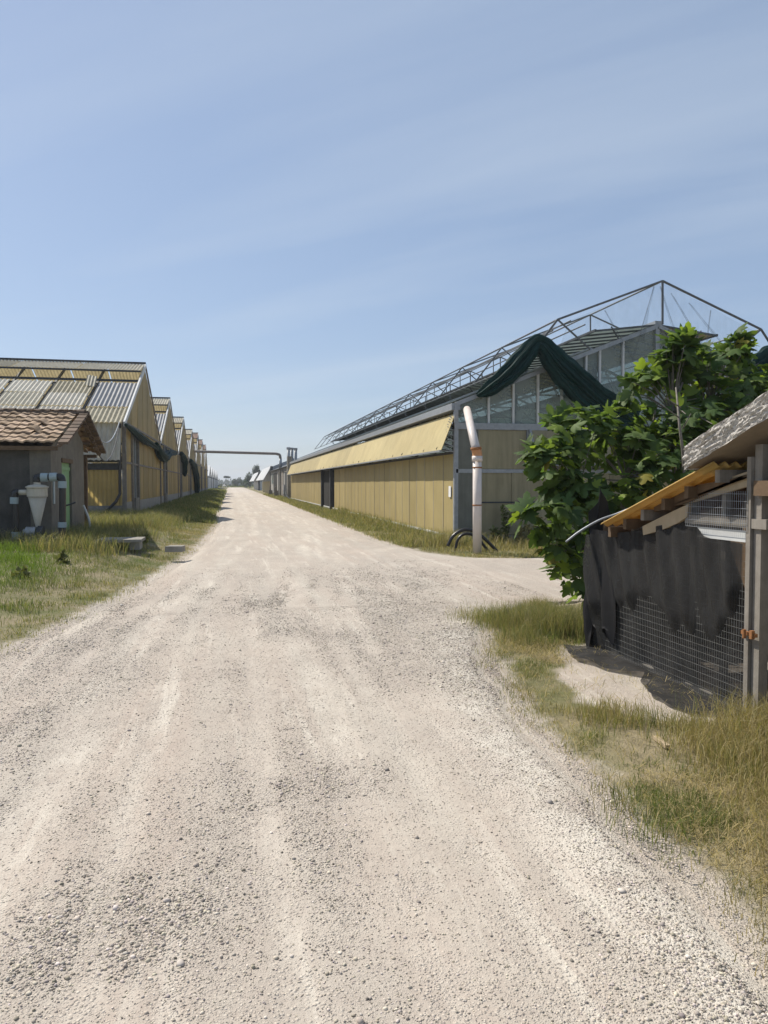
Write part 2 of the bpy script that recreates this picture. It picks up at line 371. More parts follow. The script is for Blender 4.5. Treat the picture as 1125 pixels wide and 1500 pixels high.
def tracks(x, y):
    c = (np.interp(y, LE[:, 0], LE[:, 1])+np.minimum(np.interp(y, RE[:, 0], RE[:, 1]), 4.6))*.5*sstep(5, 26, y)+.05*(1-sstep(5, 26, y))
    c = c+.35*(fbm(y*.16+2, y*0+.5, 3)-.5)
    t = 0
    for o, w, s in ((-.95, .13, 1), (.62, .12, 1), (-.5, .08, .6), (.98, .09, .6), (1.3, .1, .5), (-1.35, .09, .5), (-1.8, .13, .6), (.15, .07, .5)):
        t = t+s*np.exp(-((x-c-o)/(w*(1+y*.01)))**2)
    return np.clip(t*(.25+1.0*sstep(.34, .62, fbm(x*1.3+40, y*.5, 4))), 0, 1)
def stone_mask(x, y):
    a = sstep(.44, .66, fbm(x*.75+9, y*.3+4, 4)); b = sstep(.46, .68, fbm(x*2.2, y*1.3, 4))
    edge = np.exp(-((x-np.interp(y, RE2[:, 0], RE2[:, 1])+.2)/.28)**2)*.35
    pat = np.exp(-(((x+.25)/.45)**2+((y-2.75)/.4)**2))+np.exp(-(((x+1.35)/.35)**2+((y-3.6)/.9)**2))*.9+np.exp(-(((x-.45)/.3)**2+((y-3.4)/.8)**2))*.7+np.exp(-(((x+1.6)/.6)**2+((y-5.6)/.8)**2))*.7
    return np.clip(a*.5+b*.35+edge*(y < 8)+pat*(.4+.9*b)-.65*tracks(x, y), 0, 1)
apron = [(3.0, 6.75), (3.6, 6.9), (3.6, 4.1), (2.95, 4.3), (2.62, 4.75), (2.62, 5.4), (2.8, 6.1)]
def in_apron(x, y):
    c = np.interp(y, [4.1, 4.5, 5.0, 5.6, 6.2, 6.9], [3.15, 2.74, 2.62, 2.66, 2.85, 3.1])+.55*(fbm(x*2.6, y*2.6, 4)-.5)
    return sstep(-.14, .2, x-c)*sstep(4.1, 4.5, y)*(1-sstep(6.5, 7.0, y))
def gattr(x, y):
    dl = np.interp(y, LE[:, 0], LE[:, 1])-x; dr = x-np.interp(y, RE2[:, 0], RE2[:, 1])
    s = np.maximum(sstep(-.1, .55, dl), sstep(-.1, .5, dr))*(1-in_apron(x, y))
    s = s*np.where((x > 4) & (y > 9.2) & (y < 14.6), 0, 1)
    s = np.maximum(s, sstep(318, 326, y))
    return {'soil': s, 'mask': stone_mask(x, y)*.7}
gx = graded(-1500, 1500, .16, -9, 8); gy = graded(-40, 1800, .16, .5, 26, 1.12)
def gz(X, Y):
    inside = ((X > np.interp(Y, LE[:, 0], LE[:, 1])-.25) & (X < np.interp(Y, RE2[:, 0], RE2[:, 1])+.35) & (Y < 332))
    return zt(X, Y)-np.where(inside, .03, 0)
tag(sheet('ground', gx, gy, M['ground'], gz, gattr), kind='structure')
def road_z(x, y):
    e = np.minimum(x-xl(y), np.minimum(xr(y), np.interp(y, RE2[:, 0], RE2[:, 1])+.2)-x)
    return .004+.012*sstep(0, .4, e)+(.022*(fbm(x*1.2, y*.25, 4)-.5)+.012*(fbm(x*4, y*4, 3)-.5))*sstep(0, .5, e)-.034*(1-sstep(0, .12, e))-.012*tracks(x, y)+zt(x, y)
# road: rows across, edges ragged
ys = graded(-4, 330, .09, .8, 16, 1.05); ys[-1] = 330
nu = 72; us = np.linspace(0, 1, nu+1)
Lx = xl(ys); Rx = np.minimum(xr(ys), np.interp(ys, RE2[:, 0], RE2[:, 1])+.2)
X = Lx[:, None]+(Rx-Lx)[:, None]*us[None, :]; Y = np.repeat(ys[:, None], nu+1, 1)
Z = road_z(X, Y)
V = np.stack([X, Y, Z], -1).reshape(-1, 3); w = nu+1
i, j = np.meshgrid(np.arange(nu), np.arange(len(ys)-1)); b = (j*w+i).ravel()
tag(npmesh('gravel_road', V, np.stack([b, b+1, b+1+w, b+w], -1), M['road'], attrs={'mask': stone_mask(V[:, 0], V[:, 1]), 'track': tracks(V[:, 0], V[:, 1]), 'rim': np.exp(-((V[:, 0]-np.interp(V[:, 1], RE2[:, 0], RE2[:, 1])+.22)/.24)**2)*(V[:, 1] < 8.8)}, smooth=True), kind='structure')

# ------------------------------------------------------------------ loose stones (stuff)
def stones(name, n, f, mat, tiny=False):
    t = (1+5**.5)/2
    ico = np.array([(-1, t, 0), (1, t, 0), (-1, -t, 0), (1, -t, 0), (0, -1, t), (0, 1, t), (0, -1, -t), (0, 1, -t), (t, 0, -1), (t, 0, 1), (-t, 0, -1), (-t, 0, 1)])/1.9
    fc = np.array([(0, 11, 5), (0, 5, 1), (0, 1, 7), (0, 7, 10), (0, 10, 11), (1, 5, 9), (5, 11, 4), (11, 10, 2), (10, 7, 6), (7, 1, 8), (3, 9, 4), (3, 4, 2), (3, 2, 6), (3, 6, 8), (3, 8, 9), (4, 9, 5), (2, 4, 11), (6, 2, 10), (8, 6, 7), (9, 8, 1)])
    if tiny:
        ico = np.array([(1, 0, 0), (-1, 0, 0), (0, 1, 0), (0, -1, 0), (0, 0, 1), (0, 0, -1)], float)
        fc = np.array([(0, 2, 4), (2, 1, 4), (1, 3, 4), (3, 0, 4), (2, 0, 5), (1, 2, 5), (3, 1, 5), (0, 3, 5)])
    K = len(ico)
    P, sz, col = f(n); n = len(P)
    sc = rng.uniform(.55, 1.15, (n, 1, 3))*sz[:, None, None]; sc[:, :, 2] *= .7
    V = ico[None]*(1+rng.uniform(-.28, .28, (n, K, 1)))*sc
    a = rng.uniform(0, 6.28, n); c, s_ = np.cos(a)[:, None], np.sin(a)[:, None]
    V = np.stack([V[:, :, 0]*c-V[:, :, 1]*s_, V[:, :, 0]*s_+V[:, :, 1]*c, V[:, :, 2]], -1)+P[:, None, :]
    F = (fc[None]+(np.arange(n)*K)[:, None, None]).reshape(-1, 3)
    return npmesh(name, V.reshape(-1, 3), F, mat, np.repeat(col, K, 0))
def stone_pts(n, tiny=False):
    y = 1.2+15*rng.random(n*4)**(2.3 if tiny else 2.0); x = rng.uniform(-4.4, 4.4, n*4)
    k = (x > xl(y)-.3) & (x < np.where(y > 9, 9, xr(y)+.12))
    m = stone_mask(x, y); k &= rng.random(n*4) < (1-sstep(8, 15.5, y))*((.25+.75*m) if tiny else (.05+.95*m**1.4))
    x = x[k][:n]; y = y[k][:n]; m = m[k][:n]
    if tiny: sz = .0022+.0035*rng.random(len(x))**1.6
    else: sz = .0034+.0056*rng.random(len(x))**2.6+.012*(rng.random(len(x)) > .99)*rng.random(len(x))+.0025*m*rng.random(len(x))
    sz *= 1+np.clip(y-4, 0, 9)*.05
    z = np.maximum(road_z(x, y), zt(x, y)-.03*(x < xr(y)))+sz*.15
    g = rng.normal(.41, .12, len(x)).clip(.15, .68)
    col = np.stack([g*1.02, g*rng.uniform(.87, .94, len(x)), g*rng.uniform(.70, .84, len(x))], -1)
    return np.stack([x, y, z], -1), sz, col
tag(stones('loose_gravel', 85000, stone_pts, M['stone']), kind='stuff')
tag(stones('gravel_chips', 170000, lambda n: stone_pts(n, True), M['stone'], True), kind='stuff')

# ------------------------------------------------------------------ grass (stuff)
def blades(name, P, h, w, lean, col, mat=None):
    n = len(P); a = rng.uniform(0, 6.283, n); la = rng.uniform(0, 6.283, n)
    s = np.stack([np.cos(a), np.sin(a), 0*a], -1)*w[:, None]*.5
    ld = np.stack([np.cos(la), np.sin(la), 0*la], -1)*(lean*h)[:, None]
    up = np.array([0, 0, 1.0])
    b0 = P-s; b1 = P+s; mid = P+ld*.35+up*(h*.6)[:, None]
    m0 = mid-s*.75; m1 = mid+s*.75; tip = P+ld+up*(h*(1-.35*lean))[:, None]
    V = np.stack([b0, b1, m0, m1, tip], 1).reshape(-1, 3)
    o = (np.arange(n)*5)[:, None]
    F = np.concatenate([o+np.array([[0, 1, 3]]), o+np.array([[0, 3, 2]]), o+np.array([[2, 3, 4]])])
    return npmesh(name, V, F, mat or M['grass'], np.repeat(col, 5, 0))
GREEN = np.array((.115, .155, .04)); LUSH = np.array((.14, .21, .03)); DRY = np.array((.36, .29, .145)); OLIVE = np.array((.15, .16, .05))
def gcol(x, y, dry, lush=0):  # every blade its own mix of green and straw
    n = len(x); t = np.clip(dry+rng.normal(0, .28, n), 0, 1)[:, None]
    c = GREEN*(1-t)+DRY*t; l = np.clip(np.zeros(n)+lush, 0, 1)[:, None]
    c = c*(1-l)+LUSH*l
    return c*rng.uniform(.7, 1.3, (n, 1))
def scatter(n, x0, x1, y0, y1, keep, ypow=1.0):
    x = rng.uniform(x0, x1, n); y = y0+(y1-y0)*rng.random(n)**ypow
    k = rng.random(n) < keep(x, y); return x[k], y[k]
def clump(x, y, f, lo=.42, hi=.6): return sstep(lo, hi, fbm(x*f, y*f, 4))
# right verge in front of the coop
x, y = scatter(120000, 1.2, 3.95, 1.2, 9.4, lambda x, y: sstep(-.12, .28, x-xr(y))*(1-.97*in_apron(x, y))*(.06+.94*clump(x, y, 2.4, .42, .6))*np.where((x > 3.42) & (y > 4.1) & (y < 6.8), 0, 1))
d = x-xr(y); dry = np.clip(.45+1.0*(fbm(x*1.3+5, y*1.3, 4)-.47)*2+.25*sstep(.5, 1.2, d)*(y < 4.6), 0, 1)
h = (.04+.075*rng.random(len(x)))*(.5+.9*clump(x, y, 1.6))*(.7+.5*sstep(0, .7, d))*np.where(y > 6.6, 1.5, 1)
tag(blades('verge_grass', np.stack([x, y, zt(x, y)-.005], -1), h, rng.uniform(.0018, .0045, len(x)), rng.uniform(.1, .7, len(x)), gcol(x, y, dry)), kind='stuff')
x, y = scatter(60000, 1.4, 3.95, 1.2, 8.8, lambda x, y: sstep(-.02, .4, x-xr(y))*(1-.9*in_apron(x, y))*(.1+.9*clump(x+7, y, 1.8, .42, .6))*np.where((x > 3.42) & (y > 4.1) & (y < 6.8), 0, 1))
tag(blades('straw_litter', np.stack([x, y, zt(x, y)+rng.uniform(0, .02, len(x))], -1), rng.uniform(.03, .1, len(x)), rng.uniform(.002, .004, len(x)), rng.uniform(1.2, 2.4, len(x)), DRY*rng.uniform(.55, 1.35, (len(x), 1))), kind='stuff')
# tall dry grass at the foot of the coop post and behind its far end
px_ = []
for (cx, cy, r, n, hh) in ((3.3, 3.95, .3, 2400, .3), (2.95, 3.75, .35, 2400, .22), (3.25, 3.3, .4, 2600, .2), (3.4, 7.2, .28, 2600, .42), (3.15, 7.7, .35, 2200, .34), (3.6, 8.0, .3, 1600, .3), (2.9, 8.2, .3, 1000, .2), (2.75, 3.1, .35, 2200, .15), (2.5, 2.6, .3, 1800, .14), (2.25, 2.25, .25, 1300, .13), (3.3, 2.9, .4, 2000, .2)):
    px_.append((cx+rng.normal(0, r*.6, n), cy+rng.normal(0, r*.6, n), np.full(n, hh), np.full(n, .98 if cy < 5 else .6)))
x = np.concatenate([p[0] for p in px_]); y = np.concatenate([p[1] for p in px_]); hh = np.concatenate([p[2] for p in px_]); dr = np.concatenate([p[3] for p in px_])
k = ~((x > 3.36) & (y > 4.2) & (y < 6.75)); x, y, hh, dr = x[k], y[k], hh[k], dr[k]
tag(blades('dry_tall_grass', np.stack([x, y, zt(x, y)-.005], -1), hh*rng.uniform(.4, 1.1, len(x)), rng.uniform(.002, .0045, len(x)), rng.uniform(.1, .8, len(x)), gcol(x, y, dr-.1)), kind='stuff')
# left verge
x, y = scatter(330000, -13, -.3, 5.5, 31, lambda x, y: sstep(-.15, .5, xl(y)-x)*(.12+.88*clump(x, y, 1.5, .34, .52))*np.clip(1.1-(y-6)/60, .2, 1)*np.where(x < -7, .45, 1), 1.25)
d = xl(y)-x; lush = sstep(.1, .5, np.exp(-(((x+4.3)/1.3)**2+((y-13.4)/2.3)**2)))*.95
dry = np.clip(.3+1.1*(fbm(x*.6+5, y*.6, 4)-.5)+.25*(1-sstep(.2, 1.2, d))+.25*sstep(15, 19, y)-.1*(y < 13), 0, 1)
h = (.04+.07*rng.random(len(x)))*(.6+.7*clump(x, y, 1.1))*(1+.9*lush)*(1+1.0*sstep(14.5, 18, y)*sstep(.8, 2, d))*(.6+.4*sstep(0, 1, d))
tag(blades('verge_grass', np.stack([x, y, zt(x, y)-.005], -1), h, rng.uniform(.004, .009, len(x)), rng.uniform(.1, .75, len(x)), gcol(x, y, dry, lush)), kind='stuff')
# tall seeding grass round the hut and the greenhouse foot
x, y = scatter(52000, -6.5, -1.4, 15.0, 31, lambda x, y: sstep(.9, 1.8, xl(y)-x)*clump(x, y, .9, .4, .56)*np.where((y > 17.4) & (y < 21.3) & (x < -3.85), 0, 1))
tag(blades('dry_tall_grass', np.stack([x, y, zt(x, y)-.005], -1), rng.uniform(.2, .5, len(x)), rng.uniform(.005, .011, len(x)), rng.uniform(.15, .9, len(x)), gcol(x, y, .5)), kind='stuff')
# short grass in the shade along the left greenhouses, and along the right ones
x, y = scatter(60000, -4.3, -.3, 30, 165, lambda x, y: sstep(-.1, .7, xl(y)-x)*(.2+.8*clump(x, y, .8, .3, .5)), 1.6)
sc = np.clip(y/30, 1, 4)
tag(blades('verge_grass', np.stack([x, y, zt(x, y)-.005], -1), rng.uniform(.08, .22, len(x))*np.sqrt(sc), rng.uniform(.01, .02, len(x))*sc, rng.uniform(.1, .7, len(x)), gcol(x, y, .3)), kind='stuff')
x, y = scatter(60000, 3.8, 6.0, 18, 110, lambda x, y: sstep(-.1, .5, x-xr(y))*(.2+.8*clump(x, y, 1.1, .34, .54)), 1.7)
sc = np.clip(y/22, 1, 4); tall = sstep(4.9, 5.7, x)*(y < 40)
tag(blades('verge_grass', np.stack([x, y, zt(x, y)-.005], -1), rng.uniform(.05, .16, len(x))*(1+1.5*tall)*np.sqrt(sc), rng.uniform(.007, .014, len(x))*sc, rng.uniform(.1, .8, len(x)), gcol(x, y, .5)), kind='stuff')
x, y = scatter(42000, 4.2, 15, 14.6, 18.95, lambda x, y: sstep(0, .4, x-xr(y))*(.2+.8*clump(x, y, 1.3, .34, .54)))
tall = sstep(16.2, 18, y)
tag(blades('dry_tall_grass', np.stack([x, y, zt(x, y)-.005], -1), rng.uniform(.04, .12, len(x))*(1+4.0*tall*clump(x, y, 1.1, .35, .6)), rng.uniform(.006, .012, len(x)), rng.uniform(.2, .9, len(x)), gcol(x, y, .72)), kind='stuff')
# far field strip past the end of the road
x, y = scatter(16000, -14, 26, 318, 420, lambda x, y: .3+.7*clump(x, y, .2))
tag(blades('field_grass', np.stack([x, y, 0*x], -1), rng.uniform(.2, .55, len(x)), rng.uniform(.3, .6, len(x)), rng.uniform(.2, .9, len(x)), gcol(x, y, .35)), kind='stuff')

# ------------------------------------------------------------------ left row of gabled greenhouses (gables face the road)
XL, ZG, SP, HALF = -4.08, .30, 14.95, 7.47
def left_house(y0, zr, label, rusty=False):
    """one gabled span: front eave at y0, ridge at y0+HALF"""
    ze, yr, y1, xb = 4.0, y0+HALF, y0+2*HALF, XL-14
    g = thing('greenhouse', label, 'greenhouse', (XL, y0, ZG), 'gabled greenhouses in the left row')
    wall = M['woodgrey'] if False else M['yellow']
    # gable wall with lapped sheets
    b = MB(); n = 14
    for k in range(n):
        a, c = y0+.1+(y1-y0-.2)*k/n, y0+.1+(y1-y0-.2)*(k+1)/n
        if k in (2, 3) : continue
        x = XL+(.0 if k % 2 else .012)
        zt_ = lambda yy: ze+(zr-ze)*(1-abs(yy-yr)/HALF)-.06
        pts = [(x, a, .85), (x, c+.02, .85), (x, c+.02, 2.42), (x, a, 2.42)]; b.prism(pts, (-.012, 0, 0))
        pts = [(x, a, 2.46), (x, c+.02, 2.46), (x, c+.02, 3.98), (x, a, 3.98)]; b.prism(pts, (-.012, 0, 0))
    for k in range(n):
        a, c = y0+.1+(y1-y0-.2)*k/n, y0+.1+(y1-y0-.2)*(k+1)/n
        x = XL+(.0 if k % 2 else .012)
        pts = [(x, a, 4.02), (x, c+.02, 4.02)]+([(x, c+.02, zt_(c+.02))] if zt_(c+.02) > 4.05 else [])
        if a < yr < c: pts.append((x, yr, zt_(yr)))
        if zt_(a) > 4.05: pts.append((x, a, zt_(a)))
        if len(pts) > 2: b.prism(pts, (-.012, 0, 0))
    b.build('gable_wall', M['yellow'], g)
    b = MB()
    b.box((XL-.02, y0+.05, 2.4), (XL+.045, y1-.05, 2.48)); b.build('wall_rail', M['woodgrey'], g)
    b = MB(); b.box((XL-.03, y0+.05, 3.96), (XL+.05, y1-.05, 4.05)); b.build('wall_rail', M['woodgrey'], g)
    b = MB(); b.box((XL-.2, y0+.3, ZG-.25), (XL+.03, y0+2.05, .86)); b.box((XL-.2, y0+4.25, ZG-.25), (XL+.03, y1-.3, .86)); b.build('base_wall', M['block'], g)
    # doorway: two posts, dark leaf with narrow lights, white blocks at the foot
    for yy in (y0+2.1, y0+4.15):
        MB().box((XL-.1, yy-.09, ZG-.25), (XL+.09, yy+.09, 3.97)).build('door_post', M['woodgrey'], g)
    d = MB().box((XL-.06, y0+2.2, ZG), (XL-.02, y0+4.05, 3.94)).build('sliding_door', M['greendoor'], g)
    for yy in (y0+2.75, y0+3.45):
        MB().box((XL-.015, yy-.05, ZG+.05), (XL+.02, yy+.05, 3.9)).build('door_stile', M['galv'], d)
    for yy in (y0+2.5, y0+3.1):
        MB().box((XL-.03, yy-.23, ZG-.2), (XL+.16, yy+.23, 1.0)).build('door_block', M['concrete'], g)
    for yy in (y0+.06, y1-.06):
        MB().box((XL-.09, yy-.06, ZG-.25), (XL+.07, yy+.06, 4.1)).build('corner_post', M['woodgrey'], g)
    # front roof slope: three rows of sheets, each sheet set a little differently
    sl = Vector((0, HALF, zr-ze)); nr = Vector((0, -(zr-ze), HALF)).normalized()
    rf = MB(); ncol = 8; wcol = 14/ncol; rs = random.Random(int(y0*10)+3)
    for r in range(3):
        t0, t1 = [(-.03, .2), (.2, .41), (.41, .62)][r]
        for c in range(ncol):
            x1 = XL+.02-c*wcol; mi = 0
            if (r == 2 and c == 0) or (r == 1 and c == 0 and not rusty): mi = 1
            off = rs.uniform(0, .05); sk = rs.uniform(-.05, .05)
            o = Vector((x1-.05-off, y0, ze))+sl*(t0+.006)+nr*(.05+rs.uniform(0, .04)); mi = mi or rs.choice((0, 0, 2, 3))
            rf.corr(o, (-(wcol-.16), sk, 0), sl*(t1-t0-.004)+nr*rs.uniform(-.03, .03), .17, .026, nr, 4, mi, 1, 1)
    if not rusty:  # a torn piece standing up
        o = Vector((XL-1.7, y0, ze))+sl*.52+nr*.1; rf.corr(o, (-.42, .1, .1), sl*.1+nr*.22, .14, .025, nr, 4, 0)
    rf.build('roof_front', [M['roofsheet'], M['bluesheet'], M['roofsheet2'], M['roofsheet3']], g)
    bk = MB(); sb = Vector((0, -HALF, zr-ze)); nb = Vector((0, (zr-ze), HALF)).normalized()
    for c in range(ncol):
        o = Vector((XL+.02-c*wcol-.05, y1, ze))+nb*.05; bk.corr(o, (-(wcol-.06), 0, 0), sb*1.0, .15, .026, nb, 4)
    bk.build('roof_back', M['yellowroof'], g)
    # raised ridge vent
    fl = MB()
    o0 = Vector((XL+.04, yr, zr+.1)); dv = Vector((0, -HALF*.27, -(zr-ze)*.27+.3))
    for c in range(5): fl.corr(o0+Vector((-c*2.8, 0, 0)), (-2.76, 0, 0), dv, .15, .026, (0, -.3, 1), 4)
    f_ = fl.build('ridge_vent', M['rust'] if rusty else M['roofsheet'], g)
    fr = MB().bar(o0+Vector((.02, 0, .05)), o0+Vector((-14, 0, .05)), .2, .07); fr.build('ridge_cap', M['rust'] if rusty else M['darksteel'], f_)
    e = o0+dv; MB().bar(e+Vector((.02, 0, -.05)), e+Vector((-14, 0, -.05)), .06, .08).build('vent_rail', M['darksteel'], f_)
    for t in (.62, .70):
        q = Vector((XL, y0, ze))+sl*t-nr*.02; MB().bar(q, q+Vector((-14, 0, 0)), .07, .1).build('purlin', M['darksteel'], g)
    for t in (.2, .41):
        q = Vector((XL, y0, ze))+sl*t-nr*.05; MB().bar(q, q+Vector((-14, 0, 0)), .06, .08).build('purlin', M['woodgrey'], g)
    for c in range(0, ncol, 1):
        q = Vector((XL-.02-c*wcol, y0, ze))-nr*.06; MB().bar(q, q+sl, .09, .08, nr).build('rafter', M['darksteel'], g)
    # verge boards and gutter
    q = Vector((XL+.05, y0-.25, ze-.11)); MB().bar(q+nr*.03, q+sl*1.035+nr*.03, .07, .2, nr).build('verge_board', M['whitemetal'], g)
    q = Vector((XL+.05, y1, ze)); MB().bar(q, q+sb, .06, .12, nb).build('verge_board', M['woodgrey'], g)
    MB().box((XL-14, y1-.16, ze-.14), (XL+.16, y1+.16, ze-.04)).build('valley_gutter', M['darksteel'], g)
    return g
LY = [30.5+SP*k for k in range(7)]
lab = ['yellowed gabled greenhouse directly behind the tiled hut, corrugated roof with a torn sheet',
       'second yellow gabled greenhouse from the front in the left row, draped with green net',
       'third yellow gabled greenhouse from the front in the left row',
       'fourth gabled greenhouse in the left row, last one with a grey ridge vent',
       'nearest of the three taller gabled greenhouses with rusty brown ridge caps',
       'middle one of the three taller gabled greenhouses with rusty brown ridge caps',
       'farthest of the three taller gabled greenhouses with rusty brown ridge caps']
g0 = left_house(LY[0], 7.33, lab[0]); g4 = left_house(LY[4], 7.95, lab[4], True)
for k in (1, 2, 3, 5, 6):
    c = copy_tree(g0 if k < 4 else g4); c.location.y = LY[k]; c['label'] = lab[k]
# front wall of the first span, facing the camera
def front_wall(g):
    y0 = LY[0]
    MB().corr((XL-.1, y0+.02, .72), (-13.8, 0, 0), (0, 0, 1.5), .16, .028, (0, -1, 0)).build('front_wall', M['yellow'], g)
    MB().corr((XL-.08, y0-.62, 2.5), (-13.8, 0, 0), (0, .6, 1.5), .2, .045, (0, -1, .4)).build('vent_flap', M['roofsheet3'], g)
    MB().box((XL-14, y0-.02, ZG-.25), (XL-.1, y0+.16, .74)).build('base_wall', M['concrete'], g)
    for z, hh_ in ((2.27, .13), (2.56, .12)): MB().box((XL-14, y0-.03, z-hh_), (XL-.1, y0+.1, z+hh_)).build('wall_rail', M['darksteel'], g)  # dark boxes enlarged to stand in for the shaded gap under the flap
    for k in range(1, 8): MB().box((XL-k*1.8-.05, y0+.03, .7), (XL-k*1.8+.05, y0+.13, 4)).build('wall_post', M['darksteel'], g)
    MB().tube([(XL-.14, y0-.1, 3.95), (XL-.16, y0-.12, 1.2), (XL-.3, y0-.2, .9), (XL-.75, y0-.35, .42)], .06, 8).build('drainpipe', M['blackplastic'], g)
front_wall(g0)

# ------------------------------------------------------------------ bundles of net
def catm(pts, k=8):
    P = [Vector(p) for p in pts]; P = [P[0]*2-P[1]]+P+[P[-1]*2-P[-2]]; out = []
    for i in range(1, len(P)-2):
        for j in range(k):
            t = j/k; a, b, c, d = P[i-1:i+3]
            out.append(.5*((2*b)+(c-a)*t+(2*a-5*b+4*c-d)*t*t+(3*b-a-3*c+d)*t**3))
    out.append(P[-2]); return out
def bundle(name, label, pts, radii, mat, seed=1, n=96, group=None, amp=.2, cat='shade net'):
    k = 9; P = catm(pts, k)
    rr = np.interp(np.linspace(0, len(pts)-1, len(P)), range(len(pts)), radii).tolist()
    rs = np.random.default_rng(seed); ph = rs.uniform(0, 6.28, 14); fr = np.concatenate([rs.integers(2, 9, 6), rs.integers(9, 30, 8)])
    def fold(i, j):
        a = 2*math.pi*j/n
        return 1+amp*sum(math.sin(fr[q]*a+ph[q]+.1*i*(1 if q % 2 else -1)*(.3+q*.05)) *(1 if q < 6 else .6) for q in range(14))/3.6+.05*math.sin(i*.9+seed)
    o = MB().tube(P, rr, n, fold=fold).build(name, mat, None, True)
    # a loose, half see-through outer layer with a ragged hem
    lo = MB(); m_ = len(P)-1
    def lf(u, v):
        i = min(m_-1, int(u*m_)); q = P[i].lerp(P[i+1], u*m_-i); r_ = rr[min(m_, int(round(u*m_)))]
        d = (1.0+.3*v+.22*math.sin(u*37+seed)*v+.12*math.sin(u*91)*v)*r_
        t = (P[i+1]-P[i]).normalized(); dn = Vector((0, 0, -1)); dn = (dn-t*dn.dot(t)); dn = dn.normalized() if dn.length > .1 else Vector((.7, -.7, 0))
        return q+dn*d*(v if v > 0 else -.4)+Vector((.03*math.sin(u*50+v*6), -.06-.04*math.sin(u*33+v*4), 0))
    lo.grid(lf, 60, 6); lo.build('loose_net', M['greenloose'], o, True)
    return tag(o, label, cat, group)
nets = 'green nets hung along the left greenhouses'
def LP(px, py, dx=.2): return AX(px, py, XL+dx)
bundle('shade_net', 'dark green net swagged from the near corner along the eaves of the first left greenhouse',
       [LP(184, 622), LP(196, 632), LP(210, 644), LP(220, 650), LP(232, 659)], [.05, .12, .17, .12, .08], M['greennet'], 2, group=nets)
bundle('shade_net', 'green net bundle sagging in a loop below the second left gable',
       [LP(229, 650), LP(234, 664), LP(241, 670), LP(248, 664), LP(258, 664)], [.1, .24, .27, .2, .12], M['greennet'], 3, group=nets)
bundle('shade_net', 'short green net bunch hanging straight down between the second and third left gables',
       [LP(266, 664), LP(269, 674), LP(270, 690), LP(271, 697)], [.16, .3, .24, .08], M['greennet'], 4, group=nets)
bundle('shade_net', 'long dark net hanging nearly to the ground below the third left gable',
       [LP(279, 674), LP(283, 682), LP(286.5, 700), LP(287.5, 719)], [.16, .34, .42, .4], M['greennet'], 5, group=nets)

# ------------------------------------------------------------------ tiled hut
hut = thing('hut', 'small stained plaster hut with clay tile roof and green door, at the left edge', 'hut', (-3.88, 17.45, .3))
XH, YH0, YH1, YR, ZR, ZE = -3.88, 17.45, 21.2, 19.7, 3.30, 2.42
slope = (ZR-ZE)/2.5
b = MB(); th = .2
zw = lambda y: ZR-abs(y-YR)*slope-.1
b.prism([(XH, YH0, .1), (XH, 18.55, .1), (XH, 18.55, zw(18.55)), (XH, YH0, zw(YH0))], (-th, 0, 0))
b.prism([(XH, 18.55, 2.12), (XH, 19.62, 2.12), (XH, 19.62, zw(19.62)), (XH, 18.55, zw(18.55))], (-th, 0, 0))
b.prism([(XH, 19.62, .1), (XH, YH1, .1), (XH, YH1, zw(YH1)), (XH, YR, zw(YR)), (XH, 19.62, zw(19.62))], (-th, 0, 0))
b.build('gable_wall', M['plaster'], hut)
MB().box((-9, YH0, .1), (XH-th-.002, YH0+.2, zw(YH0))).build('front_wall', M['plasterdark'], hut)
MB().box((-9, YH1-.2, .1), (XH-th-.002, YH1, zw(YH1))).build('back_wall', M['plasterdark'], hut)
MB().box((XH-.42, YH0-.035, .1), (XH+.012, YH0-.002, zw(YH0)-.02)).build('corner_pier', M['plaster'], hut)
d = MB().box((XH-.12, 18.57, .3), (XH-.05, 19.6, 2.1)).build('door', M['greenpaint'], hut)
MB().box((XH-.05, 18.57, 1.92), (XH-.03, 19.6, 2.0)).build('door_rail', M['greenpaint'], d)
MB().tube([(XH-.04, 18.7, 1.2), (XH+.02, 18.7, 1.2), (XH+.02, 18.7, 1.08)], .015, 6).build('door_handle', M['darksteel'], d)
MB().box((XH-.1, 18.5, 2.1), (XH+.03, 19.68, 2.2)).build('door_lintel', M['wooddark'], hut)
MB().box((XH-.005, 17.62, 1.15), (XH+.02, 17.75, 1.75)).build('meter_strip', M['coupling'], hut)
def tiles(y_e, sgn, name, x0, x1, rows=8):
    mb = MB(); dy = 2.56/rows; cw = .21; ncol = int((x1-x0)/cw); rs = random.Random(5+sgn)
    for r in range(rows):
        for c in range(ncol):
            lift = rs.uniform(0, .018); tw = rs.uniform(-.012, .012); jy = rs.uniform(-.02, .02)
            if rs.random() < .02: lift += .05; tw *= 4
            xa = x0+c*cw; ya = y_e+sgn*(r*dy+jy); za = ZE+r*dy*slope+.045+lift
            def fn(u, v):
                px = xa+u*cw*1.04; w = .024*math.sin(math.pi*min(u*1.55, 1))*(1 if u < .65 else 0)
                return (px, ya+sgn*v*dy*1.25, za+v*dy*1.25*slope+w+.05*(1-v)+tw*(u-.5)*3)
            o = len(mb.v); mb.grid(fn, 6, 1)
            ed = [fn(u/6, 0) for u in range(7)]
            mb.add(ed+[(p[0], p[1]+sgn*.004, p[2]-.035) for p in ed], [(i, i+1, i+8, i+7) for i in range(6)])
    return mb
tiles(17.2, 1, 'roof', -9.2, -3.55).build('roof_tiles', M['tile'], hut)
tiles(22.2, -1, 'roof', -9.2, -3.55).build('roof_tiles', M['tile'], hut)
rc = MB()
for c in range(14):
    x1 = -3.55-c*.4
    rc.grid(lambda u, v: (x1-u*.43, YR+.14*math.cos(math.pi*v), ZR+.03+.11*math.sin(math.pi*v)+.02*(1-u)), 1, 6)
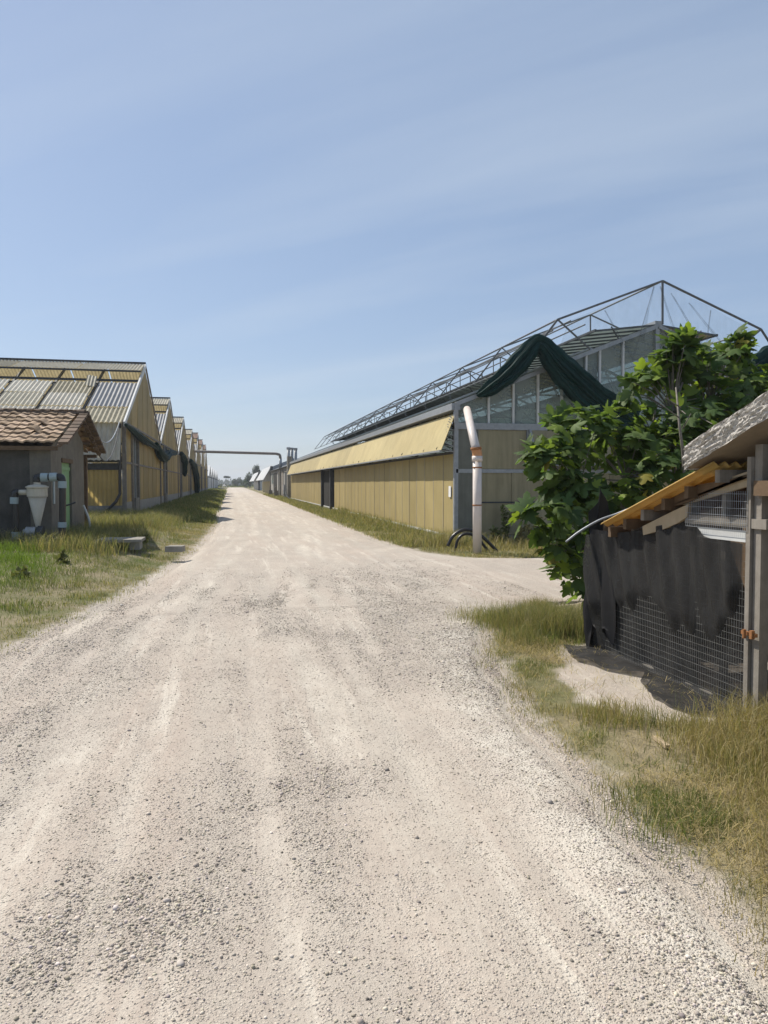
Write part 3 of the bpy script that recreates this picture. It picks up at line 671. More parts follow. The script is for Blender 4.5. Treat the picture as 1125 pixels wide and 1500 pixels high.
rc.build('ridge_tiles', M['tiledark'], hut)
# verge: tiles stepping down both gable edges
for sgn, ye in ((1, 17.2), (-1, 22.2)):
    vb = MB()
    for r in range(9):
        a = ye+sgn*r*.285; z = ZE+r*.285*slope
        vb.obox = None
        q0 = Vector((-3.56, a-sgn*.03, z+.06)); q1 = Vector((-3.56, a+sgn*.33, z+.06+.36*slope-.02))
        vb.bar(q0, q1, .2, .055); vb.bar(q0-Vector((.09, 0, .06)), q1-Vector((.09, 0, .06)), .1, .05)
    vb.build('verge_tiles', M['tiledark'], hut)
for y in (17.3, 18.3, 21.2, 22.1):
    z = ZE+(2.5-abs(y-YR))*slope-.07
    MB().box((-9.1, y-.05, z-.06), (-3.7, y+.05, z+.03)).build('purlin', M['wooddark'], hut)
MB().box((XH-.2, 21.95, .1), (XH-.06, 22.1, 2.4)).build('awning_post', M['wooddark'], hut)

# ------------------------------------------------------------------ water filter with pipes in front of the hut
def W(x, y, Y=16.95): return AY(x/6.25, 640+y/6.25, Y)
wf = thing('water_filter', 'cream cone water separator with black pipes and grey couplings against the hut wall', 'water filter', W(325, 925))
c = W(332, 0); cx_ = c.x
def lathe(prof, cx, cy, n=20):
    mb = MB(); vs = [(cx+r*math.cos(2*math.pi*j/n), cy+r*math.sin(2*math.pi*j/n), z) for r, z in prof for j in range(n)]
    k = len(prof); mb.add(vs, [(i*n+j, i*n+(j+1) % n, (i+1)*n+(j+1) % n, (i+1)*n+j) for i in range(k-1) for j in range(n)]+[tuple(range(n))[::-1], tuple(range((k-1)*n, k*n))]); return mb
zz = lambda y: W(332, y).z
lathe([(.03, zz(835)), (.045, zz(820)), (.185, zz(548))], cx_, 16.95).build('cone', M['cream'], wf, True)
lathe([(.185, zz(548)-.002), (.205, zz(546)), (.205, zz(470)), (.23, zz(466)), (.23, zz(455)), (.17, zz(443)), (.07, zz(435)), (.06, zz(405))], cx_, 16.95).build('head', M['cream'], wf)
def elbow(a, b, c, r, nm='elbow', m='blackplastic'): MB().tube(catm([a, b, c], 6), r, 10).build(nm, M[m], wf, True)
MB().tube([W(300, 508), W(165, 508)], .058, 12).build('inlet_pipe', M['cream'], wf, True)
elbow(W(172, 506), W(140, 512), W(133, 556), .072)
MB().tube([W(131, 552), W(129, 612)], .085, 12).build('coupling', M['coupling'], wf)
MB().tube([W(136, 608), W(148, 880)], .066, 12).build('riser_pipe', M['blackplastic'], wf)
MB().tube([W(150, 870), W(150, 935)], .1, 12).build('coupling', M['coupling'], wf)
elbow(W(336, 414), W(342, 372), W(384, 368), .08)
MB().tube([W(375, 370), W(440, 370)], .092, 12).build('coupling', M['coupling'], wf)
MB().tube([W(436, 370), W(460, 370)], .07, 12).build('pipe_joint', M['blackplastic'], wf)
MB().tube([W(455, 368), W(524, 366)], .092, 12).build('coupling', M['coupling'], wf)
elbow(W(520, 366), W(560, 372), W(571, 414), .08)
MB().tube([W(571, 405), W(571, 468)], .09, 12).build('coupling', M['coupling'], wf)
MB().tube([W(573, 465), W(573, 785)], .07, 12).build('riser_pipe', M['blackplastic'], wf)
MB().tube([W(570, 780), W(570, 828)], .09, 12).build('coupling', M['coupling'], wf)
MB().tube([W(570, 826), W(570, 940)], .075, 12).build('pipe_foot', M['blackplastic'], wf)
pm_ = thing('water_pump', 'grey horizontal pump on a plate below the cone separator', 'pump', W(280, 930))
MB().tube([W(215, 872, 16.8), W(235, 872, 16.8), W(240, 872, 16.8), W(330, 872, 16.8)], [.07, .07, .115, .115], 14).build('motor', M['galv'], pm_)
MB().tube([W(345, 868, 16.8), W(395, 872, 16.8)], .13, 14).build('pump_head', M['darksteel'], pm_)
MB().box(tuple(W(150, 935, 16.7)), tuple(W(420, 920, 16.98)+Vector((0, 0, 0)))).build('base_plate', M['galv'], pm_)
tag(MB().tube(catm([W(688, 600, 17.2), W(640, 618, 17.1), W(596, 630, 17.0)], 5), .02, 6).build('cable', M['blackplastic'], None), 'short black hose sticking out from the pipe in front of the green door', 'hose')
tag(MB().tube(catm([W(762, 625, 20), W(790, 690, 20), W(815, 760, 20), W(830, 890, 20)], 6), .03, 8).build('hose', M['whitemetal'], None), 'pale hose arching down beside the hut corner', 'hose')
# cables between hut and first greenhouse
for k, (z0, sag, lb) in enumerate(((3.5, .75, 'upper sagging cable between the hut roof and the first greenhouse corner'), (3.3, 1.25, 'lower sagging cable between the hut roof and the first greenhouse corner'))):
    a = AY(128, 612+k*6, 22); b_ = Vector((XL-.15, LY[0]-.1, 4.0-.1*k))
    tag(MB().tube([a.lerp(b_, t/14)-Vector((0, 0, sag*4*(t/14)*(1-t/14))) for t in range(15)], .022, 6).build('cable', M['darksteel'] if k else M['galv'], None), lb, 'cable')
# slabs and sticks in the grass
sl_ = thing('concrete_slab', 'pale flat concrete lid lying on blocks in the verge grass', 'slab', (-2.3, 16.6, .3))
MB().box((-2.75, 16.2, .37), (-1.85, 17.0, .43)).build('lid', M['concrete'], sl_)
for x in (-2.6, -2.0): MB().box((x-.1, 16.35, .2), (x+.1, 16.85, .367)).build('block', M['block'], sl_)
for k, (a, b_, lb) in enumerate(((AY(140, 806, 17.2), AY(202, 790, 18), 'long thin weathered stick lying on the verge above the pale slab'), (AY(150, 810, 17), AY(198, 797, 17.5), 'second thin stick lying lower beside the pale slab'))):
    tag(MB().tube([a, a.lerp(b_, .5)+Vector((0, 0, .01)), b_], .02, 6).build('stick', M['woodgrey'], None), lb, 'stick')
tag(MB().prism([(-1.35, 15.9, .18), (-1.0, 15.85, .18), (-.95, 16.1, .18), (-1.25, 16.2, .18)], (0, 0, .12)).build('stone_block', M['concrete'], None), 'small pale flat stone in the grass right of the concrete lid', 'stone')

# ------------------------------------------------------------------ right greenhouse (gable faces the camera, long side along the road)
c0 = G(667, 796); X0, YC = c0.x, c0.y
ap = AY(963, 478, YC); XR_, ZRG = ap.x, ap.z; X1 = 2*XR_-X0; YE = 74.0
ZB, ZT, ZGUT = 1.94, 3.12, 3.72
rg = thing('greenhouse', 'large greenhouse on the right with open metal net frame above its glass gable', 'greenhouse', (X0, YC, 0))
def F(px, py, dy=0): return AY(px, py, YC+dy)
WD = X1-X0
# front wall panels (lower), plinth, rails
b = MB(); n = 8
for k in range(n):
    a, c = X0+.12+k*(WD-.2)/n, X0+.12+(k+1)*(WD-.2)/n
    for z0, z1 in ((.22, 1.08), (1.11, ZB-.03)):
        b.box((a+.01, YC-.008*(k % 2)-.02, z0), (c, YC+.0, z1))
b.build('front_panels', M['frontpanel'], rg)
MB().box((X0-.05, YC-.06, -.1), (X1+.05, YC+.12, .2)).build('base_wall', M['block'], rg)
MB().box((X0, YC-.04, 1.075), (X1, YC+.05, 1.115)).build('front_rail', M['darksteel'], rg)
MB().box((X0, YC-.05, ZB-.05), (X1, YC+.06, ZB+.05)).build('front_rail', M['galv'], rg)
MB().box((X0-.05, YC-.07, ZT-.07), (X1+.05, YC+.07, ZT+.1)).build('tie_beam', M['galv'], rg)
# upper front panels: the second and later ones hang open as a top-hung vent
b = MB().box((X0+.12, YC-.03, ZB+.06), (X0+1.98, YC-.01, ZT-.08)); b.build('front_panels', M['frontpanel'], rg)
xa = X0+2.0
MB().box((xa, YC-.045, ZB), (xa+.05, YC+.03, ZT)).build('mullion', M['galv'], rg)
dv = Vector((0, -.42, -(ZT-ZB-.22)))
b = MB()
for k in range(4):
    o = Vector((xa+.1+k*2.3, YC-.06, ZT-.05)); b.prism([o, o+Vector((2.25, 0, 0)), o+Vector((2.25, 0, 0))+dv, o+dv], (0, .02, 0.01))
vf = b.build('front_vent', M['frontpanel'], rg)
MB().bar(Vector((xa+.08, YC-.07, ZT-.05)), Vector((xa+.08, YC-.07, ZT-.05))+dv, .07, .05).build('vent_edge', M['galv'], vf)
MB().bar(Vector((xa+.05, YC-.07, ZT-.05))+dv, Vector((xa+9, YC-.07, ZT-.05))+dv, .05, .05).build('vent_edge', M['galv'], vf)
# rack and pinion seen in the open vent
b = MB()
for k in range(7): b.bar((xa+.12, YC+.05, ZB+.12+k*.12), (xa+.5+.0*k, YC+.25, ZB+.1+k*.13), .03, .03)
for k in range(12): b.box((xa+.2+k*.25, YC+.05, ZB+.05), (xa+.23+k*.25, YC+.08, ZB+.3))
b.build('vent_rack', M['galv'], rg)
# corner post, side wall
MB().box((X0-.05, YC-.05, -.1), (X0+.06, YC+.06, ZGUT)).build('corner_post', M['galv'], rg)
MB().box((X0+.06, YC-.03, .2), (X0+.62, YC-.035-.01, ZT-.07)).build('corner_shade_panel', M['cornershade'], rg)  # dark sheet standing for the shade beside the corner post
ydoor0, ydoor1 = AX(482, 745, X0).y-1.6, AX(475, 740, X0).y+.4
b = MB(); bfar = MB(); yy = YC+.08; k = 0
while yy < YE:
    y2 = min(yy+1.02, YE)
    if not (ydoor0-1 < yy < ydoor1): (b if yy < ydoor0 else bfar).box((X0-.012-.006*(k % 2), yy, .18), (X0+.0, y2-.012, 2.4))
    yy = y2; k += 1

sw = b.build('side_wall', M['beigepanel'], rg); sw2 = bfar.build('side_wall', M['beigepanel'], rg)
yy = YC+1.1; bm_ = MB(); bm2 = MB()
while yy < YE:
    if not (ydoor0-1 < yy < ydoor1): (bm_ if yy < ydoor0 else bm2).box((X0-.024, yy-.012, .2), (X0-.018, yy+.012, 2.4))
    yy += 1.02
bm_.build('cover_strips', M['beigewall'], sw); bm2.build('cover_strips', M['beigewall'], sw2)
MB().box((X0-.035, YC, .14), (X0+.03, YE, .2)).build('side_rail', M['whitemetal'], rg)
MB().box((X0-.03, YC, 2.4), (X0+.03, YE, 2.47)).build('side_rail', M['darksteel'], rg)
MB().box((X0-.02, YC, -.1), (X0+.1, YE, .138)).build('base_wall', M['block'], rg)
for y in (ydoor0, ydoor1): MB().box((X0-.16, y-.16, -.1), (X0+.1, y+.16, 3.0)).build('door_post', M['darksteel'], rg)
MB().box((X0-.005, ydoor0+.16, .1), (X0+.04, ydoor1-.16, 2.9)).build('side_door', M['dark'], rg)
# long side vent flap, propped out, with struts
hz, bz, bo = 3.46, 2.47, .42
b = MB(); y = YC
while y < YE-.5:
    y2 = min(y+4.2, YE); j = random.uniform(-.02, .02)
    q = [Vector((X0-.02, y+.01, hz)), Vector((X0-.02, y2-.01, hz)), Vector((X0-bo+j, y2-.01, bz)), Vector((X0-bo-j, y+.01, bz))]
    b.prism(q, (.02, 0, .01)); y = y2
vs_ = b.build('side_vent', M['flap'], rg)
MB().bar((X0-bo, YC, bz), (X0-bo, YE, bz), .05, .05).build('vent_edge', M['galv'], vs_)
b = MB(); y = YC+.5
while y < YE:
    b.bar((X0, y, 2.5), (X0-bo+.02, y, bz+.08), .03, .03); b.bar((X0, y, 2.9), (X0-bo+.04, y, bz+.1), .025, .025); y += 1.4
b.build('vent_struts', M['darksteel'], rg)
b = MB()
for k in range(7):
    z = 2.45+k*.14; b.bar((X0+.02, YC+.05, z), (X0-.05-.3*(1-k/7), YC+.3, z+.05), .025, .025); b.bar((X0-.02, YC+.06, z), (X0-.1-.2*(1-k/7), YC+.15, z+.12), .02, .02)
b.build('vent_rack', M['galv'], rg)
# gutter
b = MB(); b.box((X0-.12, YC-.02, ZGUT-.16), (X0+.12, YE, ZGUT+.02)); b.build('gutter', M['galv'], rg)
b = MB(); b.box((X1-.12, YC-.02, ZGUT-.16), (X1+.12, YE, ZGUT+.02)); b.build('gutter', M['galv'], rg)
MB().box((X1-.02, YC+.1, 0), (X1+.02, YE, ZGUT-.17)).build('side_wall', M['frontpanel'], rg)
MB().prism([(X0, YE, 0), (X1, YE, 0), (X1, YE, ZGUT), (XR_, YE, ZRG), (X0, YE, ZGUT)], (0, .03, 0)).build('back_wall', M['frontpanel'], rg)
# gable frame and glass
A, B_, T = Vector((X0, YC, ZGUT)), Vector((X1, YC, ZGUT)), Vector((XR_, YC, ZRG))
for P_ in (A, B_):
    MB().bar(P_, T, .11, .13, (0, 1, 0)).build('gable_rafter', M['galv'], rg)
MB().prism([A+Vector((0, .06, -.5)), B_+Vector((0, .06, -.5)), B_+Vector((0, .06, -.05)), T+Vector((0, .06, -.05)), A+Vector((0, .06, -.05))], (0, .006, 0)).build('gable_glass', M['glass'], rg)
for px in (716, 752, 788, 823, 858, 878, 912):
    x = F(px, 600).x
    for xx, mm in ((x, 'whitemetal'), (2*XR_-x, 'whitemetal')):
        zt_ = ZGUT+(ZRG-ZGUT)*(1-abs(xx-XR_)/(XR_-X0))
        MB().box((xx-.028, YC-.02, ZT+.1), (xx+.028, YC+.055, zt_-.05)).build('mullion', M[mm], rg)
for px in (757, 873):
    x = F(px, 600).x; zt_ = ZGUT+(ZRG-ZGUT)*(1-abs(x-XR_)/(XR_-X0)); MB().box((x-.05, YC+.07, 0), (x+.05, YC+.17, zt_-.05)).build('inner_post', M['darksteel'], rg)
MB().box((XR_-.06, YC-.03, ZT+.1), (XR_+.06, YC+.05, ZRG-.05)).build('king_post', M['galv'], rg)
# trusses inside at every bay
for k in range(9):
    y = YC+.6+k*4.2*1.0
    if y > YE: break
    b = MB(); q = Vector((0, y-YC, 0)); a2, b2, t2 = A+q, B_+q, T+q
    b.bar(a2-Vector((0, 0, .05)), t2-Vector((0, 0, .1)), .06, .08, (0, 1, 0)); b.bar(b2-Vector((0, 0, .05)), t2-Vector((0, 0, .1)), .06, .08, (0, 1, 0))
    m1 = a2.lerp(t2, .72)-Vector((0, 0, .75)); m2 = b2.lerp(t2, .72)-Vector((0, 0, .75))
    b.bar(a2-Vector((0, 0, .35)), m1, .045, .05, (0, 1, 0)); b.bar(b2-Vector((0, 0, .35)), m2, .045, .05, (0, 1, 0)); b.bar(m1, m2, .045, .05, (0, 1, 0))
    for t in (.12, .3, .48, .66, .84):
        for P_, mm_ in ((a2, m1), (b2, m2)):
            top = P_.lerp(t2, t)-Vector((0, 0, .08)); lo = (P_-Vector((0, 0, .35))).lerp(mm_, min(1, t/.72+.1)); lo2 = (P_-Vector((0, 0, .35))).lerp(mm_, max(0, t/.72-.1))
            b.bar(top, lo, .025, .025); b.bar(top, lo2, .025, .025)
    b.bar(a2-Vector((0, 0, .6)), b2-Vector((0, 0, .6)), .03, .03)
    b.bar((X0+.15, y, 0), (X0+.15, y, ZGUT), .09, .09); b.bar((X1-.15, y, 0), (X1-.15, y, ZGUT), .09, .09)
    b.build('roof_truss', M['darksteel'], rg)
# roof slopes below the ridge vents
for sg, P_, nm in ((1, A, 'roof_glass'), (-1, B_, 'roof_glass')):
    p1 = P_.lerp(T, .66); up = Vector((0, 0, .09))
    r_ = MB().prism([P_+up, p1+up, p1+up+Vector((0, YE-YC, 0)), P_+up+Vector((0, YE-YC, 0))], (0, 0, .008)).build(nm, M['roofglass'], rg)
    b = MB(); y = YC+.05
    while y < YE: b.bar(P_+up+Vector((0, y-YC, .02)), p1+up+Vector((0, y-YC, .02)), .035, .04); y += .75
    b.build('glazing_bars', M['galv'], r_)
    p2 = P_.lerp(T, .66)
    MB().bar(p2+Vector((0, 0, .08)), p2+Vector((0, YE-YC, .08)), .06, .06).build('purlin', M['galv'], rg)
# ridge and the opened ridge vents (near level), one flap per bay
MB().bar(T+Vector((0, -.05, .06)), T+Vector((0, YE-YC, .06)), .2, .16).build('ridge', M['galv'], rg)
fl_ = F(872, 484); fr_ = F(1050, 491)
for e_, nm in ((fl_, 'l'), (fr_, 'r')):
    b = MB(); bb = MB(); y = YC-.02; sgn = 1 if e_.x > XR_ else -1
    rx = XR_+sgn*.08; rz = ZRG+.04; ez = e_.z
    while y < YE-1:
        y2 = y+4.15; dz = .0
        b.prism([(rx, y, rz), (e_.x, y, ez+dz), (e_.x, y2, ez+dz), (rx, y2, rz)], (0, 0, .012))
        for k in range(7):
            q = y+k*(y2-y)/6; bb.bar((rx, q, rz-.02), (e_.x, q, ez+dz-.02), .045, .05)
        bb.bar((e_.x, y, ez+dz), (e_.x, y2, ez+dz), .06, .06)
        bb.bar((XR_+sgn*1.15, y+.05, ZRG-.42), (XR_+sgn*1.4, y+.05, rz-.1), .03, .03)
        y += 4.2
    v_ = b.build('ridge_vent', M['roofglass'] if nm == 'l' else M['frontpanel'], rg); bb.build('vent_bars', M['darksteel'], v_)
# ---- outer net frame of tubes, a bay every 4.2 m
AP = F(963, 415); KL = F(811, 471); KR = F(1107, 487); KR.z = KL.z; KR.x = 2*XR_-KL.x
EL = Vector((KL.x-.95, YC, KL.z-1.2)); ER = Vector((2*XR_-EL.x, YC, EL.z))
YF = YC-.25
for k in range(13):
    y = YF+4.2*k; o = Vector((0, y-YC, 0)); b = MB(); r = .026 if k else .032
    for p, q in ((AP, KL), (AP, KR), (KL, EL), (KR, ER)): b.tube([p+o, q+o], r, 6)
    b.tube([KL+o, KL+o+Vector((.95, 0, -.75))], r*.8, 6); b.tube([KR+o, KR+o+Vector((-.95, 0, -.75))], r*.8, 6)
    b.tube([AP+o, Vector((XR_, y, ZRG))], r, 6)
    if k == 0: pass
    else:
        lo = Vector((KL.x+.8, y, KL.z-.72)); b.tube([lo, lo+Vector((0, 0, .62))], r*.8, 6)
        lo = Vector((fl_.x+.02, y, fl_.z+.03)); b.tube([lo, Vector((fl_.x+.02, y, AP.z-(AP.z-KL.z)*(XR_-fl_.x)/(XR_-KL.x)))], r*.7, 6)
    b.build('net_hoop', M['hoop'], rg)
for p, nm in ((AP, 1), (KL, 1), (KR, 1), (KL.lerp(AP, .12)+Vector((0, 0, -.16)), 0), (KL.lerp(EL, .25)+Vector((.1, 0, .0)), 0), (Vector((KL.x+.8, YC, KL.z-.1)), 0), (EL, 0), (ER, 0)):
    MB().tube([Vector((p.x, YF, p.z)), Vector((p.x, YF+50.4, p.z))], .026 if nm else .02, 6).build('net_purlin', M['hoop'], rg)
# thin insect net stretched in the gable of the frame, with a few bunched folds
b = MB(); y = YF-.02
b.grid(lambda u, v: ((1-v)*(KL.x+(KR.x-KL.x)*u)+v*((KL.x+.3)+(KR.x-KL.x-.6)*u), y-.05*math.sin(u*31+v*3)*math.sin(math.pi*u)*(1-v*.3), (ZRG-.9)*(1-v)+v*(AP.z-(AP.z-KL.z)*abs(2*u-1)-.03) if True else 0), 48, 10)
b.build('gable_net', M['clearnet'], rg, True)
def fold_strip(p, q, w):
    p = Vector(p); q = Vector(q); s = MB()
    s.grid(lambda u, v: p.lerp(q, v)+Vector(((u-.5)*w*(.3+.9*v), -.03-.03*math.sin(u*9+v*6), .06*math.sin(v*3.1)*(u-.5))), 8, 12); return s
for px0, py0, px1, py1, w in ((957, 420, 938, 500, .14), (957, 420, 925, 530, .05), (966, 420, 992, 500, .06), (982, 430, 1040, 525, .05), (1008, 444, 1054, 500, .05), (1040, 455, 1034, 505, .05), (885, 455, 925, 525, .05)):
    fold_strip(F(px0, py0, -.3), F(px1, py1, -.3), w).build('net_fold', M['veil'], rg, True)
# rolled dark green nets hung on the frame
def FB(px, py, dy=-.42): return AY(px, py, YC+dy)
rn = 'rolled green nets on the right greenhouse frame'
bundle('shade_net', 'thick dark green net roll hung in an inverted V on the right greenhouse frame',
       [FB(700, 579, -.1), FB(716, 570), FB(742, 550), FB(766, 524), FB(784, 503), FB(796, 506), FB(814, 529), FB(842, 558), FB(880, 592), FB(926, 616)],
       [.05, .15, .21, .22, .17, .2, .3, .37, .38, .3], M['greennet'], 11, 110, rn, .34)
bundle('shade_net', 'dark green net roll at the right picture edge behind the fig tree',
       [FB(1092, 560), FB(1112, 545), FB(1128, 535), FB(1160, 520)], [.25, .4, .42, .4], M['greennet'], 12, 110, rn, .3)
# ------------------------------------------------------------------ plastic downpipe and hoses at the corner
pv = thing('downpipe', 'pinkish white plastic pipe with an orange elbow standing at the right greenhouse corner', 'pipe', G(698, 812))
YP = G(698, 812).y
Pp = lambda px, py: AY(px, py, YP)
MB().tube([Pp(699, 815), Pp(699, 671)], .1, 16).build('pipe', M['pvc'], pv, True)
MB().tube([Pp(699, 676), Pp(699, 668)], .118, 16).build('collar', M['pvc'], pv, True)
MB().tube(catm([Pp(699, 671), Pp(699, 664), Pp(697, 656)], 4), .11, 16).build('elbow', M['pvcorange'], pv, True)
MB().tube([Pp(697.6, 659), Pp(697.2, 655)], .125, 16).build('clamp', M['rustiron'], pv, True)
MB().tube([Pp(697, 657), F(684, 600, -.16)], .1, 16).build('upper_pipe', M['pvc'], pv, True)
for z in (1.1, 1.95): MB().tube([(Pp(699, 700).x, YP, z), (Pp(699, 700).x, YP, z+.03)], .106, 16).build('strap', M['rustiron'], pv, True)
hoses = 'black hoses looped at the greenhouse corner'
for k, (pts, r, lb) in enumerate((([(656, 800), (664, 785), (680, 776), (698, 780), (716, 795), (734, 814)], .04, 'upper arched black hose behind the pinkish pipe'),
                        ([(666, 812), (671, 790), (683, 782), (698, 787), (712, 803), (722, 814)], .035, 'lower arched black hose behind the pinkish pipe'))):
    tag(MB().tube(catm([AY(px, py, YP+.5+.2*k) for px, py in pts], 6), r, 8).build('hose', M['blackplastic'], None, True), lb, 'hose', hoses)
tag(MB().box((X0-.045, AX(661, 700, X0).y-.1, AX(661, 728, X0).z), (X0-.03, AX(661, 700, X0).y+.1, AX(661, 712, X0).z)).build('plate', M['whiteplain'], None), 'small upright white plate fixed low on the yellow side wall near the corner', 'plate')

# ------------------------------------------------------------------ service building and white greenhouses further along the right
sb_ = thing('service_building', 'grey service building with dark doors past the yellow greenhouse on the right', 'building', (6.0, 78, 0))
XS = 6.0; ya, yb = 77.5, 114.0
MB().box((XS, ya, -.1), (XS+7, yb, 3.4)).build('wall', M['block'], sb_)
MB().prism([(XS-.35, ya-.2, 3.42), (XS+7.4, ya-.2, 3.42), (XS+3.6, ya-.2, 5.0)], (0, yb-ya+.4, 0)).build('roof', M['darksteel'], sb_)
MB().box((XS-.3, ya-1.2, -.1), (XS+.2, ya-.4, 4.4)).build('pillar', M['concrete'], sb_)
for a, c, z, m_ in ((80, 83.5, 2.9, 'darksteel'), (86.5, 89.5, 3.0, 'woodgrey'), (91.5, 95.5, 2.9, 'darksteel'), (99, 106, 3.0, 'dark')):
    d = MB().box((XS-.06, a, 0), (XS-.01, c, z)).build('door', M[m_], sb_); MB().box((XS-.09, a-.1, z), (XS-.0, c+.1, z+.15)).build('lintel', M['concrete'], d)
MB().box((XS-.05, 107.5, 1.6), (XS-.01, 111, 3.0)).build('window', M['glass'], sb_)
for y, z in ((88.2, 1.3), (100.5, 1.2)):
    b = MB(); b.box((XS-1.0, y-.1, 0), (XS-.5, y+.3, z*.6)); b.box((XS-.9, y, z*.6), (XS-.7, y+.2, z)); tag(b.build('crate_stack', M['woodgrey'], None), 'small wooden crates by the grey doors' if y < 90 else 'dark crates stacked at the far grey doorway', 'crates')
def white_tunnel(x, y0, y1, label):
    t = thing('greenhouse', label, 'greenhouse', (x, y0, 0), 'white greenhouses far along the right')
    MB().box((x, y0, -.1), (x+7, y1, 2.0)).build('wall', M['beigepanel'] if y0 < 130 else M['whitesheet'], t)
    MB().prism([(x-1.3, y0, 2.2), (x, y0, 4.4), (x+.1, y0, 4.4), (x-1.2, y0, 2.2)], (0, y1-y0, 0)).build('side_vent', M['whitesheet'], t)
    MB().prism([(x, y0, 2.0), (x+7, y0, 2.0), (x+7, y0, 4.2), (x+3.5, y0, 5.6), (x, y0, 4.2)], (0, y1-y0, 0)).build('roof', M['galv'], t)
    MB().box((x-.2, y0-.15, -.1), (x+.2, y0+.15, 4.3)).build('end_post', M['darksteel'], t)
white_tunnel(6.2, 116, 150, 'white greenhouse with an open white side flap, just past the grey building')
white_tunnel(6.5, 176, 215, 'farther white greenhouse at the end of the right row, by the dark trees')
# flues behind the service building
for k, px in enumerate((422.5, 427.5, 433)):
    q = AY(px, 690, 77+k*.3); tp = AY(px, 656+k*.5, 77+k*.3)
    t = thing('flue', ('left', 'middle', 'right')[k]+'most of the three grey steel flues above the right greenhouse end', 'flue', (q.x, q.y, 2.5), 'steel flues')
    MB().tube([(q.x, q.y, 2.0), tp], .16, 10).build('flue_pipe', M['galv'], t, True)
    MB().tube([tp-Vector((0, 0, .15)), tp+Vector((0, 0, .05))], .2, 10).build('cap', M['galv'], t)
cb = AX(418.5, 727, 5.6)
t = thing('control_box', 'grey control box on a post at the far end of the yellow side wall', 'control box', (5.6, cb.y, 0))
MB().box((5.35, cb.y-.3, .5), (5.6, cb.y+.3, 1.5)).build('cabinet', M['galv'], t); MB().box((5.42, cb.y-.1, -.05), (5.55, cb.y+.1, .5)).build('post', M['galv'], t)
MB().box((5.33, cb.y-.33, .9), (5.349, cb.y+.0, 1.4)).build('door', M['whiteplain'], t)
tag(MB().tube(catm([(5.5, cb.y-.4, .9), (5.5, cb.y-3, .35), (5.6, cb.y-8, .1), (5.65, cb.y-16, .08)], 6), .05, 8).build('hose', M['blackplastic'], None), 'black hose running from the control box along the yellow wall', 'hose')
# overhead pipe across the road
yp = 91.0; zp = AY(350, 663, yp).z; xr_ = AY(409, 665, yp).x
op = thing('overhead_pipe', 'long rusty grey pipe spanning the road overhead', 'pipe', (0, yp, zp))
MB().tube([(XL-.3, yp, zp+.1)]+[(XL+(xr_-XL)*t, yp, zp+.1-.2*t) for t in (0, .5, .95)]+catm([(xr_-.3, yp, zp-.11), (xr_+.05, yp, zp-.25), (xr_+.15, yp, zp-.7)], 5), .16, 12).build('span', M['pipegrey'], op, True)
MB().tube([(xr_+.15, yp, zp-.7), (xr_+.15, yp, zp-1.9)], .17, 12).build('drop', M['galv'], op, True)
MB().tube([(xr_+.15, yp, zp-1.88), (xr_+.75, yp, zp-2.2)], .17, 12).build('outlet', M['galv'], op, True)
MB().box((xr_-.0, yp-.2, 0), (xr_+.35, yp+.2, zp-2.0)).build('pillar', M['concrete'], op)

# ------------------------------------------------------------------ white greenhouses far along the left
def white_house(y0, label, sp=22):
    x = -4.55; t = thing('greenhouse', label, 'greenhouse', (x, y0, ZG), 'white greenhouses far along the left')
    yr = y0+sp*.5; y1 = y0+sp-.4
    MB().prism([(x, y0, 0), (x, y1, 0), (x, y1, 3.2), (x, yr, 5.5), (x, y0, 3.2)], (-.08, 0, 0)).build('gable_wall', M['whitesheet'], t)
    MB().box((x-.02, y0, 2.9), (x+.06, y1, 3.1)).build('rail', M['darksteel'], t)
    MB().box((x-.02, y1-.9, 0), (x+.1, y1-.3, 3.2)).build('post', M['darksteel'], t)
    MB().prism([(x+.15, y0-.1, 3.25), (x+.15, yr, 5.65), (x+.15, yr, 5.5), (x+.15, y0-.1, 3.1)], (-16, 0, 0)).build('roof', M['whitesheet'], t)
    MB().prism([(x+.15, y1+.1, 3.25), (x+.15, yr+.01, 5.65), (x+.15, yr+.01, 5.5), (x+.15, y1+.1, 3.1)], (-16, 0, 0)).build('roof', M['whitesheet'], t)
    MB().box((x-14, y0-.05, 0), (x-.1, y0+.02, 3.1)).build('front_wall', M['whitesheet'], t)
    return t
wl = ['nearest white gabled greenhouse beyond the rusty capped row on the left', 'second white gabled greenhouse in the far left row', 'third white gabled greenhouse in the far left row',
      'fourth white gabled greenhouse in the far left row', 'fifth and last white gabled greenhouse in the far left row']
w0 = white_house(158, wl[0])
for k in range(1, 5):
    c = copy_tree(w0); c.location.y = 158+22*k; c['label'] = wl[k]

